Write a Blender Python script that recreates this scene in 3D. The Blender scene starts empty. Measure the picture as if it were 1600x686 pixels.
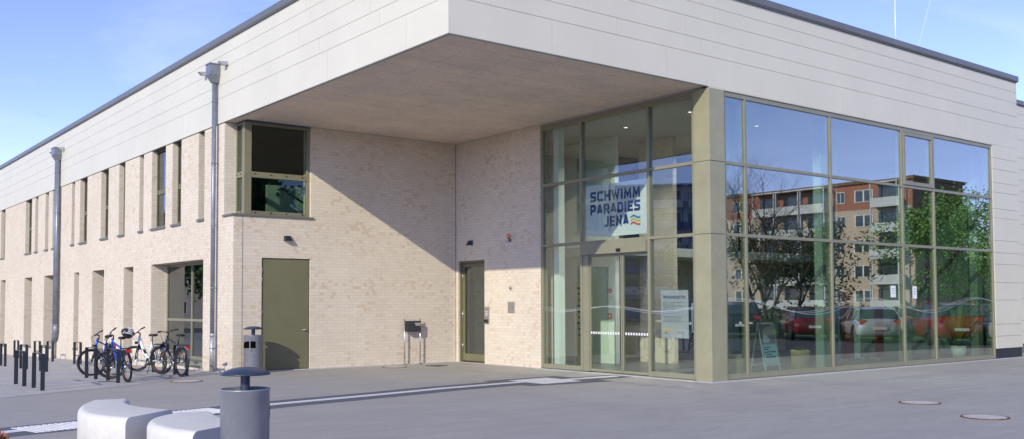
import bpy, math, random
from mathutils import Vector, Matrix
random.seed(7)
sc = bpy.context.scene
COL = sc.collection
R = math.radians
PI = math.pi

# ------------------------------------------------------------------ measures
XR, YR, H1, HT = 6.7385, 9.5441, 6.3248, 8.566      # recess corner, fascia bottom, coping top
XE, XEND = 19.3574, 21.0                            # end of the glazing, end of the front volume
XA, YG = 0.034, 5.6665
YFAR = 62.0
R1, R2 = 4.7282, 3.1615

def gz(y):
    return -0.0235*max(0.0, min(y, 45.0)-9.0)

# ------------------------------------------------------------------ materials
def new_mat(name):
    m = bpy.data.materials.new(name); m.use_nodes = True
    nt = m.node_tree
    return m, nt, nt.nodes['Principled BSDF'], nt.links

def N(nt, typ, **kw):
    n = nt.nodes.new(typ)
    for k, v in kw.items(): setattr(n, k, v)
    return n

def wpos(nt):
    return N(nt, 'ShaderNodeNewGeometry').outputs['Position']

def noise(nt, L, vec, scale, detail=4, rough=.6):
    n = N(nt, 'ShaderNodeTexNoise'); n.inputs['Scale'].default_value = scale
    n.inputs['Detail'].default_value = detail; n.inputs['Roughness'].default_value = rough
    if vec: L.new(vec, n.inputs['Vector'])
    return n.outputs['Fac']

def ramp(nt, L, fac, stops):
    r = N(nt, 'ShaderNodeValToRGB'); L.new(fac, r.inputs['Fac'])
    e = r.color_ramp.elements
    while len(e) < len(stops): e.new(.5)
    for i, (p, c) in enumerate(stops):
        e[i].position = p; e[i].color = (*c, 1) if len(c) == 3 else c
    return r.outputs['Color']

def mixc(nt, L, fac, a, b, blend='MIX'):
    m = N(nt, 'ShaderNodeMix', data_type='RGBA', blend_type=blend)
    if isinstance(fac, (int, float)): m.inputs[0].default_value = fac
    else: L.new(fac, m.inputs[0])
    for i, x in ((6, a), (7, b)):
        if isinstance(x, tuple): m.inputs[i].default_value = (*x[:3], 1)
        else: L.new(x, m.inputs[i])
    return m.outputs[2]

def bump(nt, L, h, bs, strength=.3, dist=.01):
    b = N(nt, 'ShaderNodeBump'); b.inputs['Strength'].default_value = strength
    b.inputs['Distance'].default_value = dist
    L.new(h, b.inputs['Height']); L.new(b.outputs['Normal'], bs.inputs['Normal'])

def plain(name, col, rough=.5, metal=0, var=.06, scale=3.0, spec=.5, bmp=0, coat=0):
    m, nt, bs, L = new_mat(name)
    p = wpos(nt)
    f = noise(nt, L, p, scale)
    lo = tuple(max(0, c*(1-var*2)) for c in col); hi = tuple(min(1, c*(1+var*2)) for c in col)
    L.new(ramp(nt, L, f, [(.3, lo), (.7, hi)]), bs.inputs['Base Color'])
    bs.inputs['Roughness'].default_value = rough; bs.inputs['Metallic'].default_value = metal
    bs.inputs['Specular IOR Level'].default_value = spec
    if coat: bs.inputs['Coat Weight'].default_value = coat; bs.inputs['Coat Roughness'].default_value = .04
    if bmp: bump(nt, L, noise(nt, L, p, 60), bs, bmp, .004)
    return m

def wall_uv(nt, L):
    """(horizontal run, height) of a vertical wall from world position and normal"""
    g = N(nt, 'ShaderNodeNewGeometry'); s = N(nt, 'ShaderNodeSeparateXYZ'); L.new(g.outputs['Position'], s.inputs[0])
    n = N(nt, 'ShaderNodeSeparateXYZ'); L.new(g.outputs['True Normal'], n.inputs[0])
    a = N(nt, 'ShaderNodeMath', operation='ABSOLUTE'); L.new(n.outputs['X'], a.inputs[0])
    gt = N(nt, 'ShaderNodeMath', operation='GREATER_THAN'); L.new(a.outputs[0], gt.inputs[0]); gt.inputs[1].default_value = .5
    mx = N(nt, 'ShaderNodeMix', data_type='FLOAT'); L.new(gt.outputs[0], mx.inputs[0])
    L.new(s.outputs['X'], mx.inputs[2]); L.new(s.outputs['Y'], mx.inputs[3])
    c = N(nt, 'ShaderNodeCombineXYZ'); L.new(mx.outputs[0], c.inputs['X']); L.new(s.outputs['Z'], c.inputs['Y'])
    return c.outputs[0], g.outputs['Position']

def brick_mat(name, c1, c2, cm, spot):
    m, nt, bs, L = new_mat(name)
    uv, pos = wall_uv(nt, L)
    def bt(w, off, ca, cb, mo, bias, ms):
        b = N(nt, 'ShaderNodeTexBrick'); L.new(uv, b.inputs['Vector'])
        b.inputs['Scale'].default_value = 1; b.inputs['Brick Width'].default_value = w
        b.inputs['Row Height'].default_value = .083; b.inputs['Mortar Size'].default_value = ms
        b.inputs['Mortar Smooth'].default_value = .2; b.inputs['Bias'].default_value = bias
        b.inputs['Color1'].default_value = (*ca, 1); b.inputs['Color2'].default_value = (*cb, 1)
        b.inputs['Mortar'].default_value = (*mo, 1); b.offset = off
        return b
    b1 = bt(.25, .5, c1, c2, cm, 0, .0055)
    # tan header bricks in patches
    b2 = bt(.125, .5, (0, 0, 0), (1, 1, 1), (0, 0, 0), 0.0, .0055)
    thr = N(nt, 'ShaderNodeMath', operation='GREATER_THAN'); L.new(b2.outputs['Color'], thr.inputs[0]); thr.inputs[1].default_value = .80
    pn = noise(nt, L, pos, 1.1, 3)
    pr_ = ramp(nt, L, pn, [(.40, (.12, .12, .12)), (.62, (1, 1, 1))])
    sp = N(nt, 'ShaderNodeMath', operation='MULTIPLY'); L.new(thr.outputs[0], sp.inputs[0]); L.new(pr_, sp.inputs[1])
    sp2 = N(nt, 'ShaderNodeMath', operation='MULTIPLY'); L.new(sp.outputs[0], sp2.inputs[0]); sp2.inputs[1].default_value = .52
    col = mixc(nt, L, sp2.outputs[0], b1.outputs['Color'], spot)
    big = ramp(nt, L, noise(nt, L, pos, .45, 4), [(.35, (.93, .92, .91)), (.65, (1, 1, 1))])
    col = mixc(nt, L, 1.0, col, big, 'MULTIPLY')
    fine = ramp(nt, L, noise(nt, L, pos, 35, 3), [(.3, (.93, .93, .93)), (.7, (1.0, 1.0, 1.0))])
    col = mixc(nt, L, 1.0, col, fine, 'MULTIPLY')
    L.new(col, bs.inputs['Base Color']); bs.inputs['Roughness'].default_value = .85
    inv = N(nt, 'ShaderNodeMath', operation='SUBTRACT'); inv.inputs[0].default_value = 1; L.new(b1.outputs['Fac'], inv.inputs[1])
    bump(nt, L, inv.outputs[0], bs, .3, .004)
    return m

def glass_mat(name, tint, base, gloss_col=(.9, .95, 1), grow=1.0, wob=0.0):
    m, nt, bs, L = new_mat(name); nt.nodes.remove(bs)
    out = nt.nodes['Material Output']
    tr = N(nt, 'ShaderNodeBsdfTransparent'); tr.inputs[0].default_value = (*tint, 1)
    gl = N(nt, 'ShaderNodeBsdfGlossy'); gl.inputs['Roughness'].default_value = 0.0; gl.inputs['Color'].default_value = (*gloss_col, 1)
    if wob:
        b = N(nt, 'ShaderNodeBump'); b.inputs['Strength'].default_value = wob; b.inputs['Distance'].default_value = .02
        L.new(noise(nt, L, wpos(nt), .8, 1), b.inputs['Height']); L.new(b.outputs['Normal'], gl.inputs['Normal'])
    fr0 = N(nt, 'ShaderNodeLayerWeight'); fr = N(nt, 'ShaderNodeMath', operation='POWER'); L.new(fr0.outputs['Facing'], fr.inputs[0]); fr.inputs[1].default_value = 4
    ma = N(nt, 'ShaderNodeMath', operation='MULTIPLY_ADD'); L.new(fr.outputs[0], ma.inputs[0])
    ma.inputs[1].default_value = grow; ma.inputs[2].default_value = base; ma.use_clamp = True
    mx = N(nt, 'ShaderNodeMixShader'); L.new(ma.outputs[0], mx.inputs[0]); L.new(tr.outputs[0], mx.inputs[1]); L.new(gl.outputs[0], mx.inputs[2])
    L.new(mx.outputs[0], out.inputs['Surface'])
    return m

def emit_mat(name, col, s):
    m, nt, bs, L = new_mat(name)
    bs.inputs['Base Color'].default_value = (*col, 1); bs.inputs['Emission Color'].default_value = (*col, 1); bs.inputs['Emission Strength'].default_value = s
    return m

M = {}
M['brick'] = brick_mat('cream_brick', (.74, .65, .52), (.69, .60, .475), (.60, .52, .435), (.56, .39, .245))
M['fascia'] = plain('cladding_panel', (.665, .625, .505), .45, 0, .02, .5)
M['groove'] = plain('cladding_groove', (.16, .16, .155), .8)
M['coping'] = plain('coping_metal', (.19, .19, .175), .4, .3, .05, 1)
M['column'] = plain('column_casing', (.335, .32, .205), .42, .12, .05, 1.5)
M['cornerframe_shaded'] = plain('corner_window_frame_shaded', (.24, .22, .14), .42, .12, .05, 1.5)  # frame metal with the shadow at the corner darkened into its base colour
M['bronze'] = plain('anodised_frame', (.265, .255, .175), .40, .12, .04, 1.5)
M['olive'] = plain('olive_door_paint', (.165, .155, .085), .45, 0, .05, 1.2)
M['olive_dk'] = plain('olive_frame', (.16, .145, .085), .45, .1, .05, 1.2)
M['sill'] = plain('sill_metal', (.20, .19, .15), .4, .3, .05, 2)
M['pipe'] = plain('zinc_pipe', (.21, .23, .27), .38, .35, .10, 4)
M['galv'] = plain('galvanised_pipe', (.42, .44, .46), .42, .5, .15, 14)
M['anthracite'] = plain('anthracite_coating', (.028, .032, .042), .42, .2, .1, 3)
M['binbody'] = plain('bin_silver_coating', (.27, .28, .315), .38, .35, .05, 5)
M['binhood'] = plain('bin_hood_coating', (.042, .055, .085), .35, .2, .06, 5)
M['black'] = plain('black_rubber', (.012, .012, .013), .6, 0, .1, 20)
M['blackp'] = plain('black_plastic', (.018, .018, .02), .35, 0, .1, 20)
M['steel'] = plain('brushed_steel', (.55, .54, .52), .28, .9, .05, 10)
M['white'] = plain('white_paint', (.80, .80, .79), .5, 0, .02, 4)
M['blue'] = plain('blue_bike_paint', (.010, .075, .45), .25, .1, .05, 4, coat=.6)
M['bwhite'] = plain('white_bike_paint', (.75, .77, .80), .3, 0, .03, 4, coat=.5)
M['bgrey'] = plain('dark_bike_paint', (.03, .035, .05), .3, .3, .05, 4, coat=.5)
M['red'] = plain('red_plastic', (.5, .02, .015), .35)
M['orange'] = plain('orange_plastic', (.85, .22, .02), .3)
M['rust'] = plain('rusty_ring', (.16, .085, .045), .8, .1, .35, 18)
M['cover'] = plain('cover_infill', (.50, .48, .45), .8, 0, .10, 20)
M['dkline'] = plain('dark_paving_strip', (.105, .115, .135), .8, 0, .08, 6)
M['kerbc'] = plain('pale_edging', (.47, .46, .47), .8, 0, .06, 6)
M['glassB'] = glass_mat('coated_glass', (.78, .90, .83), .27, (1.0, .95, .88), .7, .012)
M['glassD'] = glass_mat('entrance_glass', (.90, .95, .92), .115, (.94, .97, .98), .6, .01)
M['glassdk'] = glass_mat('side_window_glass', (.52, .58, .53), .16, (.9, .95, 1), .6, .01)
M['glasscorner'] = glass_mat('corner_window_glass', (.78, .86, .80), .045, (.9, .95, .93), .5, .01)
M['inwall'] = plain('interior_plaster', (.72, .80, .72), .8, 0, .02, 1)
M['inceil'] = plain('interior_ceiling', (.46, .47, .45), .85, 0, .02, 1)
M['infloor'] = plain('interior_floor', (.11, .11, .11), .35, 0, .08, 2)
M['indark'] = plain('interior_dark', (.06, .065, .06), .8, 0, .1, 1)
M['ground'] = plain('far_ground', (.10, .105, .09), .9, 0, .15, .05)
M['asphalt'] = plain('asphalt', (.06, .06, .065), .85, 0, .15, 1.5)
M['grass'] = plain('grass', (.05, .10, .025), .9, 0, .3, 2)
M['rodw'] = plain('rod_aluminium', (.85, .85, .85), .4, .2, .02)
M['wood'] = plain('wicker', (.42, .31, .15), .6, 0, .3, 40)
M['leaf'] = plain('leaf_green', (.055, .125, .03), .6, 0, .4, 1.3)
M['leaf2'] = plain('leaf_bright', (.14, .27, .045), .6, 0, .4, 1.3)
M['leafb'] = plain('leaf_bronze', (.17, .11, .045), .7, 0, .4, 1.3)
M['leafd'] = plain('leaf_dark_olive', (.07, .075, .03), .7, 0, .4, 1.3)
M['bark'] = plain('bark', (.075, .055, .04), .9, 0, .3, 6)
M['navy'] = plain('navy_ink', (.010, .035, .20), .6, 0, .02)
M['inkgrey'] = plain('grey_ink', (.16, .17, .22), .6, 0, .02)
M['cyan'] = plain('sky_blue_ink', (.03, .28, .62), .6, 0, .02)
M['yellow'] = plain('yellow_ink', (.80, .55, .05), .6, 0, .02)
M['coral'] = plain('coral_ink', (.70, .13, .06), .6, 0, .02)
M['banner'] = plain('banner_fabric', (.86, .86, .86), .8, 0, .015, 2)
M['foil'] = glass_mat('etched_film', (.6, .6, .6), 0.0)
def film():
    m, nt, bs, L = new_mat('white_glass_film'); bs.inputs['Base Color'].default_value = (.75, .78, .78, 1); bs.inputs['Roughness'].default_value = .7
    bs.inputs['Alpha'].default_value = .45
    return m
M['foil'] = film()

def soffit_mat():
    m, nt, bs, L = new_mat('wood_wool_soffit')
    pos = wpos(nt)
    b = N(nt, 'ShaderNodeTexBrick'); L.new(pos, b.inputs['Vector'])
    b.inputs['Scale'].default_value = 1; b.inputs['Brick Width'].default_value = 2.0; b.inputs['Row Height'].default_value = .62
    b.inputs['Mortar Size'].default_value = .011; b.inputs['Mortar Smooth'].default_value = 0; b.offset = .5
    b.inputs['Color1'].default_value = (.84, .72, .60, 1); b.inputs['Color2'].default_value = (.81, .69, .575, 1)
    b.inputs['Mortar'].default_value = (.62, .53, .45, 1)
    f = ramp(nt, L, noise(nt, L, pos, 22, 5, .8), [(.35, (.80, .80, .81)), (.65, (1.05, 1.04, 1.02))])
    f2 = ramp(nt, L, noise(nt, L, pos, 1.2, 3), [(.35, (.90, .90, .93)), (.65, (1.05, 1.02, 1))])
    c = mixc(nt, L, 1, b.outputs['Color'], f, 'MULTIPLY'); c = mixc(nt, L, 1, c, f2, 'MULTIPLY')
    L.new(c, bs.inputs['Base Color']); bs.inputs['Roughness'].default_value = .9
    bump(nt, L, noise(nt, L, pos, 60, 4, .8), bs, .5, .01)
    return m
M['soffit'] = soffit_mat()

def paving(name, c1, c2, cm, w, h, rot, ms=.004, streak=.06):
    m, nt, bs, L = new_mat(name)
    pos = wpos(nt)
    mp = N(nt, 'ShaderNodeMapping'); L.new(pos, mp.inputs['Vector']); mp.inputs['Rotation'].default_value = (0, 0, rot)
    b = N(nt, 'ShaderNodeTexBrick'); L.new(mp.outputs[0], b.inputs['Vector'])
    b.inputs['Scale'].default_value = 1; b.inputs['Brick Width'].default_value = w; b.inputs['Row Height'].default_value = h
    b.inputs['Mortar Size'].default_value = ms; b.inputs['Mortar Smooth'].default_value = .3; b.offset = .5
    b.inputs['Color1'].default_value = (*c1, 1); b.inputs['Color2'].default_value = (*c2, 1); b.inputs['Mortar'].default_value = (*cm, 1)
    f = ramp(nt, L, noise(nt, L, pos, 40, 4, .75), [(.3, (.80, .80, .80)), (.7, (1.10, 1.10, 1.10))])
    f2 = ramp(nt, L, noise(nt, L, pos, .55, 5, .65), [(.3, (1-streak*1.6, 1-streak*1.6, 1-streak*1.3)), (.7, (1+streak*.4,)*3)])
    # worn dull marks drawn out along the walking direction
    mp2 = N(nt, 'ShaderNodeMapping'); L.new(pos, mp2.inputs['Vector']); mp2.inputs['Rotation'].default_value = (0, 0, .5); mp2.inputs['Scale'].default_value = (.35, 2.2, 1)
    f3 = ramp(nt, L, noise(nt, L, mp2.outputs[0], 1.6, 5, .7), [(.35, (.93, .93, .94)), (.6, (1.03,)*3)])
    c = mixc(nt, L, 1, b.outputs['Color'], f, 'MULTIPLY'); c = mixc(nt, L, 1, c, f2, 'MULTIPLY'); c = mixc(nt, L, 1, c, f3, 'MULTIPLY')
    # small dark droppings and stains
    v = N(nt, 'ShaderNodeTexVoronoi'); v.inputs['Scale'].default_value = .9; L.new(pos, v.inputs['Vector'])
    sp = ramp(nt, L, v.outputs['Distance'], [(.0, (.72, .72, .72)), (.035, (.8, .8, .8)), (.05, (1, 1, 1))])
    c = mixc(nt, L, .8, c, sp, 'MULTIPLY')
    L.new(c, bs.inputs['Base Color']); bs.inputs['Roughness'].default_value = .78
    bump(nt, L, noise(nt, L, pos, 90, 3), bs, .25, .003)
    return m
M['plaza'] = paving('plaza_paving', (.40, .378, .342), (.374, .353, .32), (.35, .33, .30), .30, .10, R(0))
M['bikepave'] = paving('bike_bay_paving', (.50, .48, .44), (.45, .43, .40), (.36, .34, .32), .60, .30, R(90), .008)

def concrete():
    m, nt, bs, L = new_mat('cast_concrete')
    pos = wpos(nt)
    f = ramp(nt, L, noise(nt, L, pos, 5, 6, .7), [(.3, (.61, .58, .52)), (.7, (.71, .68, .62))])
    v = N(nt, 'ShaderNodeTexVoronoi'); v.inputs['Scale'].default_value = 34; L.new(pos, v.inputs['Vector'])
    pits = ramp(nt, L, v.outputs['Distance'], [(0, (.55, .54, .52)), (.09, (.75, .75, .74)), (.14, (1, 1, 1))])
    n2 = ramp(nt, L, noise(nt, L, pos, 9, 3), [(.52, (0, 0, 0)), (.62, (1, 1, 1))])
    pm = mixc(nt, L, n2, (1.0, 1.0, 1.0), pits)
    c = mixc(nt, L, 1, f, pm, 'MULTIPLY')
    L.new(c, bs.inputs['Base Color']); bs.inputs['Roughness'].default_value = .8
    bump(nt, L, noise(nt, L, pos, 70, 4), bs, .2, .004)
    return m
M['concrete'] = concrete()

# ------------------------------------------------------------------ mesh builder
class MB:
    def __init__(s): s.v = []; s.f = []; s.sm = []
    def add(s, vs, fs, smooth=False):
        o = len(s.v); s.v += [tuple(p) for p in vs]; s.f += [tuple(i+o for i in f) for f in fs]; s.sm += [smooth]*len(fs)
        return s
    def box(s, x0, x1, y0, y1, z0, z1):
        if x0 > x1: x0, x1 = x1, x0
        if y0 > y1: y0, y1 = y1, y0
        if z0 > z1: z0, z1 = z1, z0
        v = [(x0,y0,z0),(x1,y0,z0),(x1,y1,z0),(x0,y1,z0),(x0,y0,z1),(x1,y0,z1),(x1,y1,z1),(x0,y1,z1)]
        return s.add(v, [(0,3,2,1),(4,5,6,7),(0,1,5,4),(1,2,6,5),(2,3,7,6),(3,0,4,7)])
    def quad(s, a, b, c, d): return s.add([a,b,c,d], [(0,1,2,3)])
    def obox(s, c, ax, ay, az):
        c = Vector(c); ax = Vector(ax); ay = Vector(ay); az = Vector(az); v = []
        for k in (-1, 1):
            for i, j in ((-1,-1),(1,-1),(1,1),(-1,1)): v.append(c+ax*i+ay*j+az*k)
        return s.add(v, [(0,3,2,1),(4,5,6,7),(0,1,5,4),(1,2,6,5),(2,3,7,6),(3,0,4,7)])
    def bar(s, a, b, w, h, up=(0,0,1)):
        a = Vector(a); b = Vector(b); d = (b-a); l = d.length; d.normalize()
        u = Vector(up); side = d.cross(u)
        if side.length < 1e-4: side = d.cross(Vector((1,0,0)))
        side.normalize(); u = side.cross(d)
        return s.obox((a+b)/2, d*l/2, side*w/2, u*h/2)
    def tube(s, pts, r, seg=8, closed=False, cap=True):
        pts = [Vector(p) for p in pts]; n = len(pts)
        rr = r if isinstance(r, (list, tuple)) else [r]*n
        vs = []; prev = None
        for i, p in enumerate(pts):
            if closed: t = (pts[(i+1) % n]-pts[i-1])
            else: t = pts[min(i+1, n-1)]-pts[max(i-1, 0)]
            t.normalize()
            if prev is None:
                a = Vector((0,0,1)) if abs(t.z) < .9 else Vector((1,0,0))
                u = t.cross(a).normalized()
            else:
                u = (prev - t*prev.dot(t)).normalized()
            prev = u; w = t.cross(u)
            for k in range(seg):
                an = 2*PI*k/seg; vs.append(p+(u*math.cos(an)+w*math.sin(an))*rr[i])
        fs = []
        m = n if closed else n-1
        for i in range(m):
            for k in range(seg):
                a = i*seg+k; b = i*seg+(k+1) % seg; c = ((i+1) % n)*seg+(k+1) % seg; d = ((i+1) % n)*seg+k
                fs.append((a,b,c,d))
        s.add(vs, fs, True)
        if cap and not closed:
            o = len(s.v)-len(vs)
            s.f.append(tuple(o+k for k in range(seg))[::-1]); s.sm.append(False)
            s.f.append(tuple(o+(n-1)*seg+k for k in range(seg))); s.sm.append(False)
        return s
    def lathe(s, prof, c=(0,0,0), seg=32, axis='z', smooth=True):
        vs = []; n = len(prof)
        for r, z in prof:
            for k in range(seg):
                a = 2*PI*k/seg; x, y = r*math.cos(a), r*math.sin(a)
                p = (x, y, z) if axis == 'z' else ((z, x, y) if axis == 'x' else (x, z, y))
                vs.append((p[0]+c[0], p[1]+c[1], p[2]+c[2]))
        fs = []
        for i in range(n-1):
            for k in range(seg):
                fs.append((i*seg+k, i*seg+(k+1) % seg, (i+1)*seg+(k+1) % seg, (i+1)*seg+k))
        s.add(vs, fs, smooth)
        return s
    def disc(s, c, r, seg=32, ry=None):
        ry = ry or r
        return s.add([(c[0]+r*math.cos(2*PI*k/seg), c[1]+ry*math.sin(2*PI*k/seg), c[2]) for k in range(seg)], [tuple(range(seg))])
    def prism(s, poly, z0, z1):
        n = len(poly)
        v = [(x, y, z0) for x, y in poly]+[(x, y, z1) for x, y in poly]
        f = [tuple(range(n))[::-1], tuple(range(n, 2*n))]+[(i, (i+1) % n, n+(i+1) % n, n+i) for i in range(n)]
        return s.add(v, f)
    def build(s, name, mat, parent=None, loc=None, bevel=0, fixn=False):
        me = bpy.data.meshes.new(name); me.from_pydata(s.v, [], s.f); me.update()
        me.polygons.foreach_set('use_smooth', s.sm)
        if mat: me.materials.append(mat)
        o = bpy.data.objects.new(name, me); COL.objects.link(o)
        if parent: o.parent = parent
        if loc: o.location = loc
        if bevel:
            b = o.modifiers.new('bevel', 'BEVEL'); b.width = bevel; b.segments = 2; b.limit_method = 'ANGLE'
        return o

def tag(o, label=None, cat=None, group=None, kind=None):
    if label: o['label'] = label
    if cat: o['category'] = cat
    if group: o['group'] = group
    if kind: o['kind'] = kind
    return o
def empty(name, loc=(0,0,0), rz=0):
    o = bpy.data.objects.new(name, None); COL.objects.link(o); o.location = loc; o.rotation_euler = (0,0,rz); return o
KIDS = {}
def children(o): return [c for c in bpy.data.objects if c.parent == o]
def copy_tree(o, parent=None):
    c = o.copy(); COL.objects.link(c)
    if parent: c.parent = parent
    for ch in children(o): copy_tree(ch, c)
    return c

def flipcheck(o): return o

# ------------------------------------------------------------------ ground
def ground_strip(mb, xs, ys, dz):
    """grid of quads following the fall of the ground"""
    n = len(ys)
    for i in range(len(xs)-1):
        for j in range(n-1):
            mb.quad((xs[i], ys[j], gz(ys[j])+dz), (xs[i+1], ys[j], gz(ys[j])+dz), (xs[i+1], ys[j+1], gz(ys[j+1])+dz), (xs[i], ys[j+1], gz(ys[j+1])+dz))
g = MB(); ground_strip(g, [-3000, -60, 0, 120, 3000], [-3000, -60, 0, 9, 45, 120, 3000], -.012)
tag(g.build('ground', M['ground']), kind='structure')
g = MB(); ground_strip(g, [-45, 0, 28], [-45, -4, 0, 9, 45, 70], 0)
tag(g.build('plaza_paving', M['plaza']), kind='structure')
# lighter paving of the bike bay, its edge drawn through measured points
g = MB()
edge = [(-14, 2.1), (-10, 4.0), (-5.72, 6.05), (-3.12, 7.25), (-1.9, 8.2), (-1.24, 9.2), (-.55, 9.6), (.02, 9.9)]
for (x0, y0), (x1, y1) in zip(edge[:-1], edge[1:]):
    z = .004
    p, q = (x0, y0), (x1, y1)
    if max(y0, y1) < 9.0:
        g.quad((*p, z), (*q, z), (x1, 9.0, z), (x0, 9.0, z)); p, q = (x0, 9.0), (x1, 9.0)
    for yn in (12.0, 45.0, 60.0):
        g.quad((*p, gz(p[1])+z), (*q, gz(q[1])+z), (x1, yn, gz(yn)+z), (x0, yn, gz(yn)+z)); p, q = (x0, yn), (x1, yn)
tag(g.build('bike_bay_pavement', M['bikepave']), kind='structure')
# road and parking ground across the plaza (seen in the glass)
g = MB()
g.add([(13, -5, .004), (24, -4, .004), (30, -1, .004), (60, -1, .004), (60, -70, .004), (2, -70, .004), (2, -24, .004)], [(6,5,4,3,2,1,0)])
g.f[-1] = g.f[-1][::-1] if False else g.f[-1]
tag(g.build('parking_asphalt', M['asphalt']), kind='structure')
g = MB(); g.prism([(31.6, -1.5), (31.6, -60), (86, -60), (86, -1.5)], -.005, .11)
tag(g.build('grass_verge', M['grass']), kind='structure')

# guiding strip: dark border, white line, ribbed field, white square field
line = [(-9.0, .31), (-6.62, .79), (-5.9, .95), (-3.34, 1.56), (-2.37, 1.80), (.0, 2.16), (1.5, 2.44), (3.65, 2.62), (4.7, 2.66)]
def band(mb, pts, w0, w1, z):
    L_, R_ = [], []
    for i, p in enumerate(pts):
        a = Vector(pts[max(0, i-1)]); b = Vector(pts[min(len(pts)-1, i+1)]); d = (b-a).normalized(); n = Vector((-d.y, d.x))
        L_.append((p[0]+n.x*w1, p[1]+n.y*w1, z)); R_.append((p[0]+n.x*w0, p[1]+n.y*w0, z))
    for i in range(len(pts)-1): mb.quad(R_[i], R_[i+1], L_[i+1], L_[i])
g = MB(); band(g, line, -.52, .52, .004)
g.quad((3.2, 1.75, .0045), (5.3, 1.55, .0045), (5.3, 3.45, .0045), (3.2, 3.40, .0045))
g.quad((5.3, 2.02, .0045), (6.5, 2.1, .0045), (6.5, 2.85, .0045), (5.3, 2.85, .0045))
tag(g.build('guidance_strip_border', M['dkline']), kind='structure')
g = MB(); band(g, line[:3], -.13, .13, .008); band(g, line[3:8], -.13, .13, .008)
g.quad((3.66, 1.90, .008), (4.80, 1.95, .008), (4.80, 3.16, .008), (3.66, 3.10, .008))
g.quad((4.80, 2.33, .008), (6.33, 2.33, .008), (6.33, 2.62, .008), (4.80, 2.62, .008))
a = Vector((-6.35, .8)); b = Vector((-3.3, 1.56)); d = (b-a).normalized(); n = Vector((-d.y, d.x))
k = 0
while k*.085 < (b-a).length:
    c = a+d*(k*.085+.03)
    g.obox((c.x, c.y, .009), d*.026+n*.0 , n*.40, (0,0,.005)) if False else g.obox((c.x, c.y, .010), Vector((d.x, d.y, 0))*.027, Vector((n.x, n.y, 0))*.38, (0,0,.004))
    k += 1
g.quad(*[(p.x, p.y, .0065) for p in (a-n*.38, b-n*.38, b+n*.38, a+n*.38)])
M['linew'] = plain('white_guidance_concrete', (.66, .65, .655), .7, 0, .05, 5)
tag(g.build('guidance_strip', M['linew']), kind='structure')
# pale edging along the glazing
g = MB()
g.box(XR-.02, XE, -.20, .01, -.1, .009)
g.box(XR-.22, XR-.02, -.20, YG, -.1, .009)
g.box(XR-.10, XR, YG, YR, -.1, .008)
g.box(XA, XR-.10, YR-.10, YR, -.1, .008)
g.box(XE, 30, -.16, 0.0, -.1, .009)
tag(g.build('edging_kerb', M['kerbc']), kind='structure')

# ------------------------------------------------------------------ the hall
hall = empty('swimming_hall', (XR, YR, 0))
tag(hall, 'cream brick swimming hall with white panel upper storey jutting over its glazed entrance', 'building')
HL = Vector((XR, YR, 0))
def hp(mb, name, mat, parent=None, bevel=0):
    """build in world coordinates as a child of the hall"""
    o = mb.build(name, mat, parent or hall, bevel=bevel)
    if (parent or hall) == hall: o.location = -HL
    return o

def wall_open(mb, axis, plane, sgn, u0, u1, z0, z1, opens, depth):
    """wall whose outer face lies at axis=plane; interior at plane+sgn*depth; opens=(a,b,za,zb)"""
    us = sorted(set([u0, u1]+[o[0] for o in opens]+[o[1] for o in opens])); zs = sorted(set([z0, z1]+[o[2] for o in opens]+[o[3] for o in opens]))
    us = [u for u in us if u0 <= u <= u1]; zs = [z for z in zs if z0 <= z <= z1]
    def is_open(i, j):
        if i < 0 or j < 0 or i >= len(us)-1 or j >= len(zs)-1: return None
        cu = (us[i]+us[i+1])/2; cz = (zs[j]+zs[j+1])/2
        return any(a < cu < b and c < cz < d for a, b, c, d in opens)
    P = (lambda u, w, z: (w, u, z)) if axis == 'x' else (lambda u, w, z: (u, w, z))
    pi_ = plane+sgn*depth
    for i in range(len(us)-1):
        for j in range(len(zs)-1):
            a, b, c, d = us[i], us[i+1], zs[j], zs[j+1]
            if not is_open(i, j):
                mb.quad(P(a, plane, c), P(b, plane, c), P(b, plane, d), P(a, plane, d))
                mb.quad(P(a, pi_, c), P(a, pi_, d), P(b, pi_, d), P(b, pi_, c))
            else:
                if is_open(i-1, j) is False: mb.quad(P(a, plane, c), P(a, pi_, c), P(a, pi_, d), P(a, plane, d))
                if is_open(i+1, j) is False: mb.quad(P(b, plane, c), P(b, plane, d), P(b, pi_, d), P(b, pi_, c))
                if is_open(i, j-1) is False: mb.quad(P(a, plane, c), P(b, plane, c), P(b, pi_, c), P(a, pi_, c))
                if is_open(i, j+1) is False: mb.quad(P(a, plane, d), P(a, pi_, d), P(b, pi_, d), P(b, plane, d))

SILL = 3.95
up = [(32.35, 33.6), (31.14, 31.69), (29.23, 29.81), (28.09, 28.53), (25.05, 25.48), (23.27, 24.28), (20.56, 21.47), (18.68, 19.34), (16.75, 17.16), (14.70, 15.96), (13.37, 14.11), (11.58, 12.01)]
# openings further along the wall, past the edge of the picture
up += [(38.2, 39.2), (41, 41.6), (43.5, 44.7), (47, 47.6)]
lowr = [(37.9, 39.06), (32.13, 33.64), (27.92, 29.85), (24.28, 24.98), (20.98, 22.47), (17.7, 18.7), (11.6, 15.92)]
opA = [(a, b, SILL, H1+.01) for a, b in up]
for a, b in lowr:
    opA.append((a, b, -.45 if a > 16 else -.02, 2.88))
opA = [(a, b, max(c, gz((a+b)/2)+.42) if c < 0 and a > 16 else c, d) for a, b, c, d in opA]
opA.append((YR, 10.18, SILL, H1+.01))
mb = MB()
wall_open(mb, 'x', XA, 1, YR, YFAR, -1.6, H1+.01, opA, .5)
hp(mb, 'street_wall', M['brick'])
mb = MB()
wall_open(mb, 'y', YR, 1, XA, XR, -.3, H1+.01, [(XA, 2.13, SILL, H1+.01), (.78, 2.12, -.3, 2.86)], .45)
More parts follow.
